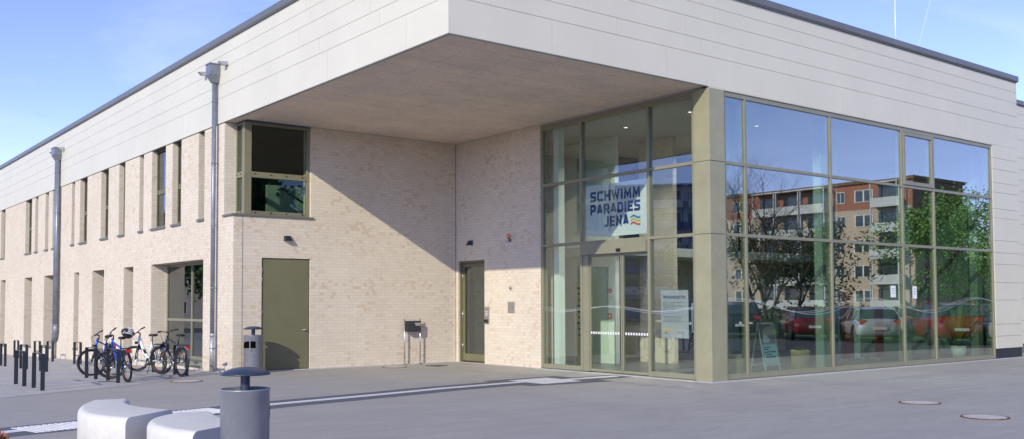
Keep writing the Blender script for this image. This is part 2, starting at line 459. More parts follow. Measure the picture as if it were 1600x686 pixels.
hp(mb, 'recess_wall', M['brick'])
mb = MB()
wall_open(mb, 'x', XR, 1, YG, YR, -.3, H1+.01, [(8.14, 9.42, -.3, 2.9)], .4)
hp(mb, 'entrance_side_wall', M['brick'])
# movement joints
mb = MB(); mb.box(.265, .277, YR-.004, YR+.01, -.1, SILL-.02); hp(mb, 'movement_joint', M['groove'])
mb = MB(); mb.box(XR-.012, XR+.01, YR-.012, YR+.01, -.1, H1); hp(mb, 'movement_joint', M['groove'])

# cladding: horizontal panel courses with open joints over dark backing
ZC = [6.3248, 6.97, 7.31, 7.73, 8.06, 8.42]
def courses(mb, axis, plane, sgn, u0, u1, zs, seed, thick=.03, gap=.008):
    rnd = random.Random(seed)
    for i in range(len(zs)-1):
        z0, z1 = zs[i]+(gap/2 if i else 0), zs[i+1]-gap/2
        cuts = [u0]; u = u0+rnd.uniform(.8, 3.2)
        while u < u1-.5: cuts.append(u); u += rnd.choice((2.5, 3.1, 3.1))
        cuts.append(u1)
        for a, b in zip(cuts[:-1], cuts[1:]):
            a2 = a+(.003 if a > u0 else 0); b2 = b-(.003 if b < u1 else 0)
            if axis == 'x': mb.box(plane, plane+thick, a2, b2, z0, z1)
            else: mb.box(a2, b2, plane, plane+thick, z0, z1)
mb = MB(); courses(mb, 'x', 0, 1, 0.0, YFAR, ZC, 3)
hp(mb, 'street_fascia', M['fascia'])
mb = MB(); courses(mb, 'y', 0, 1, 0.032, XEND, ZC, 5)
ZS = [.30, .66, 1.01, 1.72, 2.24, 2.78, 3.12, 3.48, 4.15, 4.42, 4.91, 5.20, 5.60, 5.93, 6.3248]
courses(mb, 'y', 0, 1, XE, XEND, ZS, 8)
courses(mb, 'x', XEND-.03, 1, .032, 1.6, ZS[:-1]+ZC, 9)
hp(mb, 'plaza_fascia', M['fascia'])
mb = MB()
mb.box(.032, .20, .032, YFAR, H1+.02, 8.42); mb.box(.20, XEND-.032, .032, .20, H1+.02, 8.42)
mb.box(XE+.01, XEND-.032, .032, .3, -.2, H1+.02); mb.box(XEND-.3, XEND-.032, .3, 1.6, -.2, 8.42)
hp(mb, 'fascia_backing', M['groove'])
mb = MB(); mb.box(XE, XEND-.02, .012, .031, -.2, .30)
hp(mb, 'plinth', M['anthracite'])
mb = MB()
mb.box(-.06, .30, -.06, YFAR, 8.405, HT); mb.box(.30, XEND+.05, -.06, .30, 8.405, HT); mb.box(XEND-.3, XEND+.05, .30, 1.7, 8.405, HT)
hp(mb, 'coping', M['coping'], bevel=.01)
mb = MB()
mb.box(-.045, -.001, -.045, YFAR, 8.38, 8.404); mb.box(-.001, XEND+.03, -.045, -.001, 8.38, 8.404)
hp(mb, 'coping_drip', M['groove'])
mb = MB(); mb.box(.3, XEND-.3, .3, YFAR, 8.30, 8.38)
hp(mb, 'flat_roof', M['coping'])
# soffit with its metal edge
mb = MB(); mb.box(.075, XR, .075, YR-.005, H1+.015, H1+.09)
mb.box(XA+.0, .34, YR-.005, 10.18, H1+.015, H1+.09)
hp(mb, 'soffit', M['soffit'])
mb = MB(); mb.box(.003, .074, .003, YR+.02, H1-.012, H1+.02); mb.box(.074, XR, .003, .074, H1-.012, H1+.02)
hp(mb, 'soffit_edge', plain('edge_trim', (.30, .31, .28), .5, .2))
mb = MB(); mb.box(XR, XE+.01, -.012, .03, H1-.03, H1-.008)
hp(mb, 'head_flashing', M['fascia'])
mb = MB(); mb.box(XA-.002, XA+.03, 10.18, YFAR, H1-.012, H1-.001)
hp(mb, 'street_drip_edge', M['sill'])

# ---- street windows
for i, (a, b) in enumerate(up):
    f = MB(); x = XA+.15; w = .045 if b-a > .5 else .03
    zt, zm = H1-.0, 4.95+.1
    f.box(x, x+.07, a, a+w, SILL, zt); f.box(x, x+.07, b-w, b, SILL, zt)
    f.box(x+.001, x+.069, a+w, b-w, SILL, SILL+.09); f.box(x+.001, x+.069, a+w, b-w, zt-.05, zt)
    f.box(x-.003, x+.072, a+w, b-w, zm-.07, zm+.07)
    wo = hp(f, 'window', M['olive_dk'])
    p = MB(); p.box(x+.03, x+.038, a+w, b-w, SILL+.09, zm-.07); p.box(x+.03, x+.038, a+w, b-w, zm+.07, zt-.05)
    p.build('pane', M['glassdk'], wo)
    s = MB(); s.box(XA-.05, XA+.15, a-.02, b+.02, SILL-.05, SILL+.012)
    s.build('sill', M['sill'], wo)
    if i in (0, 2, 5, 6, 7, 9, 10):
        for q in (a+.12, b-.12):
            r_ = MB(); r_.box(x-.008, x-.002, q-.02, q+.02, zm-.01, zm+.01); r_.build('safety_bolt', M['blackp'], wo)
for a, b in lowr[:-1]:
    x = XA+.40; zb = max(-.45, gz((a+b)/2)+.42) if a > 16 else -.02
    f = MB(); f.box(x, x+.07, a, a+.05, zb, 2.88); f.box(x, x+.07, b-.05, b, zb, 2.88)
    f.box(x+.001, x+.069, a+.05, b-.05, zb, zb+.08); f.box(x+.001, x+.069, a+.05, b-.05, 2.82, 2.88); f.box(x+.001, x+.069, a+.05, b-.05, 1.2, 1.28)
    wo = hp(f, 'window', M['olive_dk'])
    p = MB(); p.box(x+.03, x+.038, a+.05, b-.05, zb+.08, 1.2); p.box(x+.03, x+.038, a+.05, b-.05, 1.28, 2.82); p.build('pane', M['glassdk'], wo)
    s = MB(); s.box(XA-.03, x, a, b, zb-.04, zb+.012); s.build('sill', M['sill'], wo)
# large street window
a, b = lowr[-1]; x = XA+.47
f = MB(); f.box(x, x+.08, a, a+.06, .14, 2.88); f.box(x, x+.08, b-.06, b, .14, 2.88)
f.box(x+.001, x+.079, a+.06, b-.06, .14, .22); f.box(x+.001, x+.079, a+.06, b-.06, 2.80, 2.88); f.box(x+.001, x+.079, a+.06, b-.06, 1.20, 1.27)
f.box(x-.002, x+.082, 13.74, 13.81, .22, 2.80)
wo = hp(f, 'window', M['bronze']); wo['label'] = 'large street window with olive frame'
p = MB()
for y0, y1 in ((a+.06, 13.74), (13.81, b-.06)):
    for z0, z1 in ((.22, 1.20), (1.27, 2.80)): p.box(x+.03, x+.038, y0, y1, z0, z1)
p.build('pane', M['glassdk'], wo)
s = MB(); s.box(XA+.02, x+.08, a, b, -.04, .14); s.build('sill', M['bronze'], wo)

# ---- corner window
xg, yg = .36, YR+.10
f = MB()
zt = H1-.02
f.box(xg-.03, xg+.16, yg-.03, yg+.12, SILL, zt)                                  # corner post
f.box(xg+.16, 2.13, yg-.02, yg+.06, SILL, SILL+.10); f.box(xg+.16, 2.13, yg-.02, yg+.06, zt-.06, zt)
f.box(2.04, 2.13, yg-.022, yg+.062, SILL+.10, zt-.06); f.box(xg+.16, 2.04, yg-.024, yg+.064, 4.90, 5.045)
f.box(xg-.02, xg+.05, yg+.12, 10.18, SILL, SILL+.10); f.box(xg-.02, xg+.05, yg+.12, 10.18, zt-.06, zt)
f.box(xg-.022, xg+.052, 10.13, 10.18, SILL+.10, zt-.06); f.box(xg-.024, xg+.054, yg+.12, 10.13, 4.90, 5.045)
cw = hp(f, 'corner_window', M['cornerframe_shaded'], bevel=.004)
p = MB()
for z0, z1 in ((SILL+.10, 4.90), (5.045, zt-.06)):
    p.box(xg+.16, 2.04, yg+.02, yg+.028, z0, z1); p.box(xg+.01, xg+.018, yg+.12, 10.13, z0, z1)
p.build('pane', M['glasscorner'], cw)
s = MB(); s.box(XA-.05, 2.19, YR-.045, yg-.03, SILL-.045, SILL); s.box(XA-.05, xg-.02, yg-.03, 10.20, SILL-.045, SILL-.001)
s.build('sill', M['sill'], cw)
for xx in (.62, 1.05, 1.47, 1.92):
    for zz in (4.985, SILL+.06): r_ = MB(); r_.obox((xx, yg-.03, zz), (.022, 0, 0), (0, .006, 0), (0, 0, .012)); r_.build('safety_bolt', M['blackp'], cw)
for yy in (9.86, 10.08):
    for zz in (4.985, SILL+.06): r_ = MB(); r_.obox((xg-.03, yy, zz), (.006, 0, 0), (0, .022, 0), (0, 0, .012)); r_.build('safety_bolt', M['blackp'], cw)
# stairwell behind it
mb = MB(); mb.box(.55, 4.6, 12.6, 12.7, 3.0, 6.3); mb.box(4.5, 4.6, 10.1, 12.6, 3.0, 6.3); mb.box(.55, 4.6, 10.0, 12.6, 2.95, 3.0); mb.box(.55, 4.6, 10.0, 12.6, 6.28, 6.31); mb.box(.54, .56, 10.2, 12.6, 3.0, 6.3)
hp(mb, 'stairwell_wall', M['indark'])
mb = MB(); mb.box(1.35, 2.6, 10.55, 10.65, 3.0, 4.86)
hp(mb, 'stair_parapet', plain('stair_plaster', (.22, .27, .23), .8))
mb = MB(); mb.tube([(1.62, 10.50, 4.74), (1.75, 10.50, 4.78), (2.5, 10.50, 4.36)], .022, 8); mb.lathe([(0, 0), (.05, 0), (.05, .04), (0, .04)], (1.62, 10.49, 4.62), 16, 'y')
hp(mb, 'handrail', M['anthracite'])

# ---- olive service door
f = MB(); f.box(.78, .83, YR+.05, YR+.14, 0, 2.86); f.box(2.07, 2.12, YR+.05, YR+.14, 0, 2.86); f.box(.83, 2.07, YR+.05, YR+.14, 2.81, 2.86)
d_ = MB(); d_.box(.815, 2.085, YR+.03, YR+.11, .02, 2.825)
do = hp(d_, 'service_door', M['olive'], bevel=.004); do['label'] = 'plain olive steel door'
f.build('door_frame', M['olive_dk'], do)
h_ = MB(); h_.lathe([(0, 0), (.028, 0), (.028, .012), (0, .012)], (2.01, YR+.018, 1.02), 16, 'y')
h_.tube([(2.01, YR+.02, 1.02), (2.01, YR-.03, 1.02)], .01, 8); h_.tube([(2.01, YR-.03, 1.02), (1.89, YR-.03, 1.02)], .01, 8)
h_.build('door_handle', M['steel'], do)
for z in (.35, 1.5, 2.3, 2.55): h_ = MB(); h_.tube([(.805, YR+.02, z-.06), (.805, YR+.02, z+.06)], .012, 8); h_.build('hinge', M['steel'], do)

# ---- glazed side door in the entrance side wall
X2 = XR+.16
f = MB(); f.box(XR+.05, XR+.22, 9.36, 9.42, 0, 2.9); f.box(XR+.05, XR+.22, 8.14, 8.20, 0, 2.9); f.box(XR+.05, XR+.22, 8.20, 9.36, 2.84, 2.9)
leaf = MB()
leaf.box(X2-.04, X2+.04, 8.20, 8.29, .04, 2.83); leaf.box(X2-.04, X2+.04, 9.27, 9.36, .04, 2.83)
leaf.box(X2-.039, X2+.039, 8.29, 9.27, .04, .24); leaf.box(X2-.039, X2+.039, 8.29, 9.27, 2.73, 2.83)
do = hp(leaf, 'side_door', M['olive']); do['label'] = 'narrow glazed side door with olive frame'
f.build('door_frame', M['olive_dk'], do)
p = MB(); p.box(X2-.006, X2+.006, 8.29, 9.27, .24, 2.73); p.build('pane', M['glassdk'], do)
for z in (.45, 1.35, 2.45): h_ = MB(); h_.tube([(X2-.055, 9.345, z-.13), (X2-.055, 9.345, z+.13)], .014, 8); h_.build('hinge', M['steel'], do)

# ---- glazing: facade facing the plaza
gf = MB()
yb0, yb1 = .012, .16
xm = [7.24, 7.96, 11.20, 14.42, 16.02, 19.29]
W = .035
ZB, ZT = .02, H1-.03
for i, x in enumerate(xm): gf.box(x-W, x+W, yb0, yb1, ZB, ZT)
for a, b in zip(xm[:-1], xm[1:]):
    gf.box(a+W, b-W, yb0+.003, yb1-.003, ZB, .13); gf.box(a+W, b-W, yb0+.003, yb1-.003, ZT-.11, ZT)
    for z in (R1, R2): gf.box(a+W, b-W, yb0+.003, yb1-.003, z-W, z+W)
# vent sash
vx0, vx1, vz0, vz1 = 14.42+W+.01, 16.02-W-.01, R1+W+.01, ZT-.12
gf.box(vx0, vx0+.09, yb0-.02, yb1, vz0, vz1); gf.box(vx1-.09, vx1, yb0-.02, yb1, vz0, vz1)
gf.box(vx0+.09, vx1-.09, yb0-.019, yb1, vz0, vz0+.10); gf.box(vx0+.09, vx1-.09, yb0-.019, yb1, vz1-.09, vz1)
gB = hp(gf, 'plaza_glazing', M['bronze'], bevel=.003); gB['label'] = 'bronze glazing frame facing the plaza'
for i, (a, b) in enumerate(zip(xm[:-1], xm[1:])):
    for z0, z1 in ((.13, R2-W), (R2+W, R1-W), (R1+W, ZT-.11)):
        p = MB()
        if i == 3 and z0 > R1: p.box(vx0+.09, vx1-.09, .03, .045, vz0+.10, vz1-.09)
        else: p.box(a+W, b-W, .045, .06, z0, z1)
        s1, s2 = random.uniform(-.0013, .0013), random.uniform(-.001, .001); xc, zc_ = (a+b)/2, (z0+z1)/2
        p.v = [(x, y+(x-xc)*s1+(z-zc_)*s2, z) for x, y, z in p.v]
        p.build('glass_pane', M['glassB'], gB)
# corner column casing
mb = MB()
for z0, z1 in ((.0, R2-.012), (R2+.0, R1-.012), (R1, H1-.035)):
    mb.box(XR-.035, 7.205, -.025, .42, z0, z1)
hp(mb, 'corner_column', M['column'], bevel=.004)
mb = MB(); mb.box(XR-.02, 7.19, -.01, .41, R2-.012, R2); mb.box(XR-.02, 7.19, -.01, .41, R1-.012, R1)
hp(mb, 'column_core', M['groove'])
# ---- entrance glazing
xd0, xd1 = XR+.0, XR+.15
ym = [5.62, 4.12, 1.83, .47]
gf = MB()
for y in ym: gf.box(xd0, xd1, y-W, y+W, ZB, ZT)
for k, (b, a) in enumerate(zip(ym[:-1], ym[1:])):
    gf.box(xd0+.003, xd1-.003, a+W, b-W, ZT-.13, ZT)
    if k != 1: gf.box(xd0+.003, xd1-.003, a+W, b-W, ZB, .13)
    for z in (R1, R2): gf.box(xd0+.003, xd1-.003, a+W, b-W, z-W, z+W)
gf.box(xd0+.02, xd1+.02, 3.87, 4.12-W, ZB, 2.86)
gD = hp(gf, 'entrance_glazing', M['bronze'], bevel=.003); gD['label'] = 'bronze glazing frame around the entrance'
for k, (b, a) in enumerate(zip(ym[:-1], ym[1:])):
    for z0, z1 in ((.13, R2-W), (R2+W, R1-W), (R1+W, ZT-.13)):
        if k == 1 and z0 < 1: continue
        p = MB(); p.box(xd0+.05, xd0+.065, a+W, b-W, z0, z1); p.build('glass_pane', M['glassD'], gD)
hd = MB(); hd.box(XR-.06, XR+.14, 1.865, 4.085, 2.86, R2-.036)
hd.build('door_header', M['bronze'], gD)
for y0, y1 in ((2.755, 3.87), (1.87, 2.735)):
    l_ = MB(); x = XR+.05
    l_.box(x, x+.05, y0, y0+.035, .03, 2.86); l_.box(x, x+.05, y1-.035, y1, .03, 2.86); l_.box(x, x+.05, y0+.035, y1-.035, .03, .09); l_.box(x, x+.05, y0+.035, y1-.035, 2.80, 2.86)
    sd = l_.build('sliding_door', M['bronze'], gD)
for y0, y1 in ((2.755, 3.87), (1.87, 2.735)):
    p = MB(); x = XR+.05; p.box(x+.02, x+.03, y0+.035, y1-.035, .09, 2.80)
    p.build('door_pane', M['glassD'], gD)
y = 1.93
while y < 3.83:
    if not 2.68 < y < 2.79: mk = MB(); mk.box(XR+.062, XR+.066, y, y+.045, .93, .99); mk.build('marking_square', M['white'], gD)
    y += .085
sn = MB(); sn.obox((XR-.075, 2.74, 2.93), (.02, 0, 0), (0, .06, 0), (0, 0, .035)); sn.build('door_sensor', M['blackp'], gD)

# wave film on the glass
def waves(axis, plane, u0, u1, base, amp, wl, ph, n=3):
    mb = MB()
    steps = int((u1-u0)/.06)
    for k in range(n):
        pts = []
        for i in range(steps+1):
            u = u0+(u1-u0)*i/steps
            z = base+amp*math.sin(2*PI*(u/wl)+ph+k*.25)+(k-1)*.022*(1+.8*math.sin(u*1.3+k))
            pts.append((u, z))
        for (a, za), (b, zb) in zip(pts[:-1], pts[1:]):
            t = .0035
            if axis == 'x': mb.quad((plane, a, za-t), (plane, b, zb-t), (plane, b, zb+t), (plane, a, za+t))
            else: mb.quad((a, plane, za-t), (b, plane, zb-t), (b, plane, zb+t), (a, plane, za+t))
    return mb
for a, b in ((4.16, 5.58), (2.79, 3.83), (1.91, 2.70), (.51, 1.79)):
    waves('x', XR+.043 if a > 4 or a < 1 else XR+.066, a, b, 1.54, .055, 3.1, 1.2).build('wave_film', M['foil'], gD)
for a, b in zip(xm[:-1], xm[1:]):
    waves('y', .041, a+W, b-W, 1.60, .17, 5.4, -1.1).build('wave_film', M['foil'], gB)

# ---- inside the hall
mb = MB(); mb.box(XR+.16, XE+2.0, .17, 9.0, -.05, .015); hp(mb, 'lobby_floor', M['infloor'])
mb = MB(); mb.box(XR+.02, XE+1.2, .2, 9.2, 6.30, 6.36); hp(mb, 'lobby_ceiling', M['inceil'])
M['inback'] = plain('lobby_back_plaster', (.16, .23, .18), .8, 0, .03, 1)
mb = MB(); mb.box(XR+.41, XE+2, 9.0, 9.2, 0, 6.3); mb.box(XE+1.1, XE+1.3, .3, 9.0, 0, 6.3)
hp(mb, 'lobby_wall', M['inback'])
mb = MB(); mb.box(9.3, 9.45, 5.55, 9.0, .015, 6.29)
hp(mb, 'lobby_partition', M['inwall'])
mb = MB(); mb.box(10.6, 10.75, 4.6, 5.9, .015, 6.29)
mb.box(11.5, 19.4, 7.4, 7.55, .015, 3.0)
hp(mb, 'lobby_inner_wall', M['brick'])
mb = MB(); mb.box(9.0, 19.5, 5.4, 9.0, 3.0, 3.25)
hp(mb, 'gallery_slab', M['inceil'])
mb = MB(); mb.box(9.45, 19.5, 8.2, 8.3, 3.26, 6.29)
hp(mb, 'gallery_back', M['indark'])
mb = MB()
for u in (8.45, 12.0, 12.45, 15.9, 19.95):
    mb.box(u-.12, u+.12, .75, .99, .015, 6.29)
hp(mb, 'lobby_column', plain('column_concrete', (.34, .42, .36), .8, 0, .02, 1))
mb = MB()
mb.box(XR+.3, XR+.5, 5.3, 5.5, .015, 6.29)
hp(mb, 'lobby_column', M['inwall'])
# dark rooms behind the street wall
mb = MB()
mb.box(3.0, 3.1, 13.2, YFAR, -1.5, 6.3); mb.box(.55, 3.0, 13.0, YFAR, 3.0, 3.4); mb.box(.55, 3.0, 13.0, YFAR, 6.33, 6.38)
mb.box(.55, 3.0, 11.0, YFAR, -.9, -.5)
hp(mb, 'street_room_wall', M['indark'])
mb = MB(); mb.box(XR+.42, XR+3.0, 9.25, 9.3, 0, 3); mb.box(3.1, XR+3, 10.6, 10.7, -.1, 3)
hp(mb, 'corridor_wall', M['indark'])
mb = MB(); mb.box(XR+1.4, XR+1.5, 7.6, 9.0, 0, 6.2); hp(mb, 'side_lobby_wall', M['inceil'])

# ---- rain pipes
def rainpipe(y, zg, twin=False):
    x = -.10
    ys = (y,) if not twin else (y+.05, y-.14)
    t = MB()
    for k, yy in enumerate(ys):
        if not twin: t.tube([(x, yy, zg+.95), (x, yy, 7.42)], .056, 14)
        else: t.tube([(x, yy, zg+1.35), (x, yy, 7.42)], .075, 14)
    po = hp(t, 'rain_pipe', M['pipe'])
    lo = MB()
    if not twin: lo.tube([(x, y, zg-.02), (x, y, zg+.96)], .060, 14); lo.tube([(x, y, zg+.90), (x, y, zg+.98)], .066, 14)
    else:
        lo.tube([(x+.02, y+.28, zg-.02), (x+.02, y+.28, zg+.75)], .075, 14)
        t2 = MB()
        for yy in ys: t2.tube([(x, yy, zg+1.36), (x, yy, zg+1.1), (x+.01, yy+.13, zg+.85), (x+.02, y+.28, zg+.70)], .074, 12)
        t2.build('pipe_bend', M['pipe'], po)
    lo.build('standpipe', M['galv'], po)
    hb = MB()
    w0, w1 = (.15, .07) if not twin else (.27, .17)
    yc = y if not twin else y-.045
    zt_, zm_, zb_ = 7.84, 7.58, 7.38
    x0 = -.27
    vs = []
    for (ww, xo, z) in ((w0, x0, zt_), (w0, x0, zm_), (w1, -.17, zb_)):
        vs += [(xo, yc-ww, z), (-.005, yc-ww, z), (-.005, yc+ww, z), (xo, yc+ww, z)]
    fs = [(0,1,2,3), (11,10,9,8)]
    for L0 in (0, 4):
        for k in range(4): fs.append((L0+(k+1) % 4, L0+k, L0+4+k, L0+4+(k+1) % 4))
    hb.add(vs, fs); hb.box(x0-.02, -.004, yc-w0-.02, yc+w0+.02, zt_, zt_+.025)
    hb.build('hopper', M['pipe'], po)
    for z in (6.9, 5.3, 3.7, 2.1, zg+.6):
        for yy in (ys if z > zg+1 else ys[:1]):
            br = MB()
            yv = yy if z > zg+1 or not twin else y+.28
            br.tube([(x, yv, z-.018), (x, yv, z+.018)], .066 if not twin else .084, 14); br.box(x, XA, yv-.012, yv+.012, z-.01, z+.01)
            br.build('pipe_bracket', M['pipe'], po)
    for dy in (.78, -.62):
        sp = MB(); yy = yc+dy
        sp.add([(0, yy-.06, 7.83), (0, yy+.06, 7.83), (-.24, yy+.06, 7.80), (-.24, yy-.06, 7.80), (0, yy-.06, 7.73), (0, yy+.06, 7.73), (-.16, yy+.06, 7.72), (-.16, yy-.06, 7.72)],
               [(0,1,2,3), (7,6,5,4), (3,2,6,7), (0,3,7,4), (2,1,5,6)])
        sp.build('overflow_spout', M['galv'], po)
    return po
rainpipe(10.56, gz(10.5)); rainpipe(27.3, gz(27.3), True)

# rear volume beyond the end of the front
rv = MB()
zt2 = 8.25
courses(rv, 'y', 1.0, 1, XEND+.01, 60, [.30, .70, 1.05, 1.78, 2.3, 2.84, 3.2, 3.55, 4.2, 4.5, 4.95, 5.3, 5.66, 6.0, 6.4, 7.0, 7.4, 7.85, 8.15], 12)
hp(rv, 'rear_wall', M['fascia'])
rv = MB(); rv.box(XEND+.01, 60, 1.035, 1.3, -.2, 8.15); hp(rv, 'rear_backing', M['groove'])
rv = MB(); rv.box(XEND+.055, 60, .94, 1.4, 8.16, 8.30); hp(rv, 'rear_coping', M['coping'])

# ------------------------------------------------------------------ roof rod, contrail
t = MB(); t.tube([(0, 0, 0), (0, 0, 2.0)], [.016, .012], 8); t.tube([(0, 0, 2.0), (0, 0, 3.6)], [.009, .006], 8); t.lathe([(0, 0), (.18, 0), (.18, .08), (.05, .12), (0, .12)], (0, 0, 0), 20)
o = t.build('lightning_rod', M['rodw']); o.location = (15.5, .75, 8.38)
tag(o, 'thin white lightning rod standing upright on the hall roof edge', 'lightning rod')
m, nt, bs, L = new_mat('vapour'); bs.inputs['Base Color'].default_value = (.9, .92, .95, 1); bs.inputs['Alpha'].default_value = .10; bs.inputs['Roughness'].default_value = 1
M['vapour'] = m

# ------------------------------------------------------------------ camera
cam = bpy.data.cameras.new('camera'); camo = bpy.data.objects.new('camera', cam); COL.objects.link(camo); sc.camera = camo
CAM = Vector((-9.1546, -13.4701, 1.7)); yaw, pitch, roll, F, PPY = .6629, .0410, -.0038, 1498.95, 411.35
fw = Vector((math.sin(yaw)*math.cos(pitch), math.cos(yaw)*math.cos(pitch), math.sin(pitch)))
rt = Vector((math.cos(yaw), -math.sin(yaw), 0)); upv = rt.cross(fw)
r2 = rt*math.cos(roll)+upv*math.sin(roll); u2 = upv*math.cos(roll)-rt*math.sin(roll)
camo.matrix_world = Matrix(((r2.x, u2.x, -fw.x, CAM.x), (r2.y, u2.y, -fw.y, CAM.y), (r2.z, u2.z, -fw.z, CAM.z), (0, 0, 0, 1)))
cam.sensor_width = 36; cam.lens = F/1600*36; cam.shift_y = (PPY-343)/1600; cam.clip_end = 20000; cam.clip_start = .05

def sky_pt(u, v, dist): return CAM+(fw*F+r2*(u-800)+u2*(PPY-v)).normalized()*dist
t = MB(); t.tube([sky_pt(1462, -30, 4000)-sky_pt(1434, 76, 4000), (0, 0, 0), (sky_pt(1434, 76, 4000)-sky_pt(1462, -30, 4000))*.6], [3.8, 3.0, 2.0], 8)
o = t.build('contrail', M['vapour']); o.location = sky_pt(1434, 76, 4000); tag(o, kind='structure')

# ------------------------------------------------------------------ writing
GL = {
 'S': [[(1,1),(.14,1),(0,.88),(0,.62),(.14,.52),(.86,.48),(1,.38),(1,.12),(.86,0),(0,0)]],
 'C': [[(1,1),(.14,1),(0,.86),(0,.14),(.14,0),(1,0)]],
 'H': [[(0,0),(0,1)],[(1,0),(1,1)],[(0,.5),(1,.5)]],
 'W': [[(0,1),(.22,0),(.5,.85),(.78,0),(1,1)]],
 'I': [[(0,0),(0,1)]],
 'M': [[(0,0),(0.06,1),(.5,.2),(.94,1),(1,0)]],
 'P': [[(0,0),(0,1),(.86,1),(1,.88),(1,.5),(.86,.38),(0,.38)]],
 'A': [[(0,0),(.42,1),(.58,1),(1,0)],[(.14,.26),(.86,.26)]],
 'R': [[(0,0),(0,1),(.86,1),(1,.88),(1,.54),(.86,.42),(0,.42)],[(.5,.42),(1,0)]],
 'D': [[(0,0),(0,1),(.78,1),(1,.82),(1,.18),(.78,0),(0,0)]],
 'E': [[(1,1),(0,1),(0,0),(1,0)],[(0,.5),(.86,.5)]],
 'J': [[(1,1),(1,.14),(.86,0),(.1,0)]],
 'N': [[(0,0),(0,1),(1,0),(1,1)]],
 'F': [[(1,1),(0,1),(0,0)],[(0,.5),(.86,.5)]],
 'U': [[(0,1),(0,.14),(.14,0),(.86,0),(1,.14),(1,1)]],
 'G': [[(1,1),(.14,1),(0,.86),(0,.14),(.14,0),(1,0),(1,.5),(.6,.5)]],
 'Z': [[(0,1),(1,1),(0,0),(1,0)]],
 'T': [[(0,1),(1,1)],[(.5,1),(.5,0)]],
 'O': [[(.14,0),(0,.14),(0,.86),(.14,1),(.86,1),(1,.86),(1,.14),(.86,0),(.14,0)]],
}
WID = {'W': 1.45, 'M': 1.25, 'I': 0.0, 'J': .75, 'E': .85, 'F': .8}
def write(mb, txt, w_total, h, tk, P, depth=.003):
    """P(u, v, w) -> 3D; text runs from u=0 to w_total, cap height h"""
    t = tk*h
    ws = [WID.get(c.replace('Ö', 'O'), 1.0) for c in txt]
    # letter box outer width = ws*cw + t ; gaps = g
    gap = t*.62
    cw = (w_total-len(txt)*t-(len(txt)-1)*gap)/sum(ws)
    u = 0
    for c, wd in zip(txt, ws):
        k = 'O' if c == 'Ö' else c
        for li, ln in enumerate(GL[k]):
            pts = [Vector((u+t/2+x*wd*cw, t/2+y*(h-t))) for x, y in ln]
            lf, rg = [], []
            for i, p in enumerate(pts):
                a = pts[i-1] if i else None; b = pts[i+1] if i < len(pts)-1 else None
                d1 = (p-a).normalized() if a is not None else None; d2 = (b-p).normalized() if b is not None else None
                if d1 is None: d1 = d2
                if d2 is None: d2 = d1
                n1 = Vector((-d1.y, d1.x)); n2 = Vector((-d2.y, d2.x)); mm = (n1+n2)
                if mm.length < .3: mm = n1
                mm.normalize(); s = 1/max(.45, mm.dot(n1))
                e = Vector((0, 0))
                if a is None: e = -d2*t/2*(0 if c == 'A' else 1)
                if b is None: e = d1*t/2*(0 if c == 'A' else 1)
                lf.append(p+mm*t/2*s+e); rg.append(p-mm*t/2*s+e)
            for i in range(len(pts)-1):
                w = depth+.0002*li
                mb.quad(P(rg[i].x, rg[i].y, w), P(rg[i+1].x, rg[i+1].y, w), P(lf[i+1].x, lf[i+1].y, w), P(lf[i].x, lf[i].y, w))
        if c == 'Ö':
            for q in (.28, .72):
                x = u+t/2+q*cw
                mb.quad(*[P(x+a*t*.5, h*1.2+b*t*.5, depth) for a, b in ((-1,-1),(1,-1),(1,1),(-1,1))])
        u += wd*cw+t+gap

# banner behind the glass; its own axes: u to the right seen from outside (-y), v up
bx = XR+.085
bn = MB(); bn.box(-.006, .006, -1.03, 1.03, -.64, .63)
by, bz = 2.98, 3.92
bo = bn.build('banner', M['banner']); bo.location = (bx, by, bz)
tag(bo, 'pale banner with navy hall name and three coloured waves hanging behind the entrance glass', 'banner')
def PB(y_l, z_b):
    return lambda u, v, w: (-.0065-w, y_l-by-u, z_b-bz+v)
lt = MB()
write(lt, 'SCHWIMM', 1.70, .255, .25, PB(3.85, 4.14)); write(lt, 'PARADIES', 1.70, .255, .25, PB(3.85, 3.825)); write(lt, 'JENA', .83, .255, .25, PB(3.36, 3.51))
lt.build('lettering', M['navy'], bo)
for k, (mname, zz) in enumerate((('cyan', 3.69), ('yellow', 3.61), ('coral', 3.53))):
    w_ = MB(); P = PB(2.47, zz)
    n = 16
    for i in range(n):
        f0 = lambda s: .028*math.sin(2*PI*s-.4)
        a, b = i/n, (i+1)/n
        w_.quad(P(a*.32, f0(a)-.024, .003), P(b*.32, f0(b)-.024, .003), P(b*.32, f0(b)+.026, .003), P(a*.32, f0(a)+.026, .003))
    w_.build('wave_emblem', M[mname], bo)

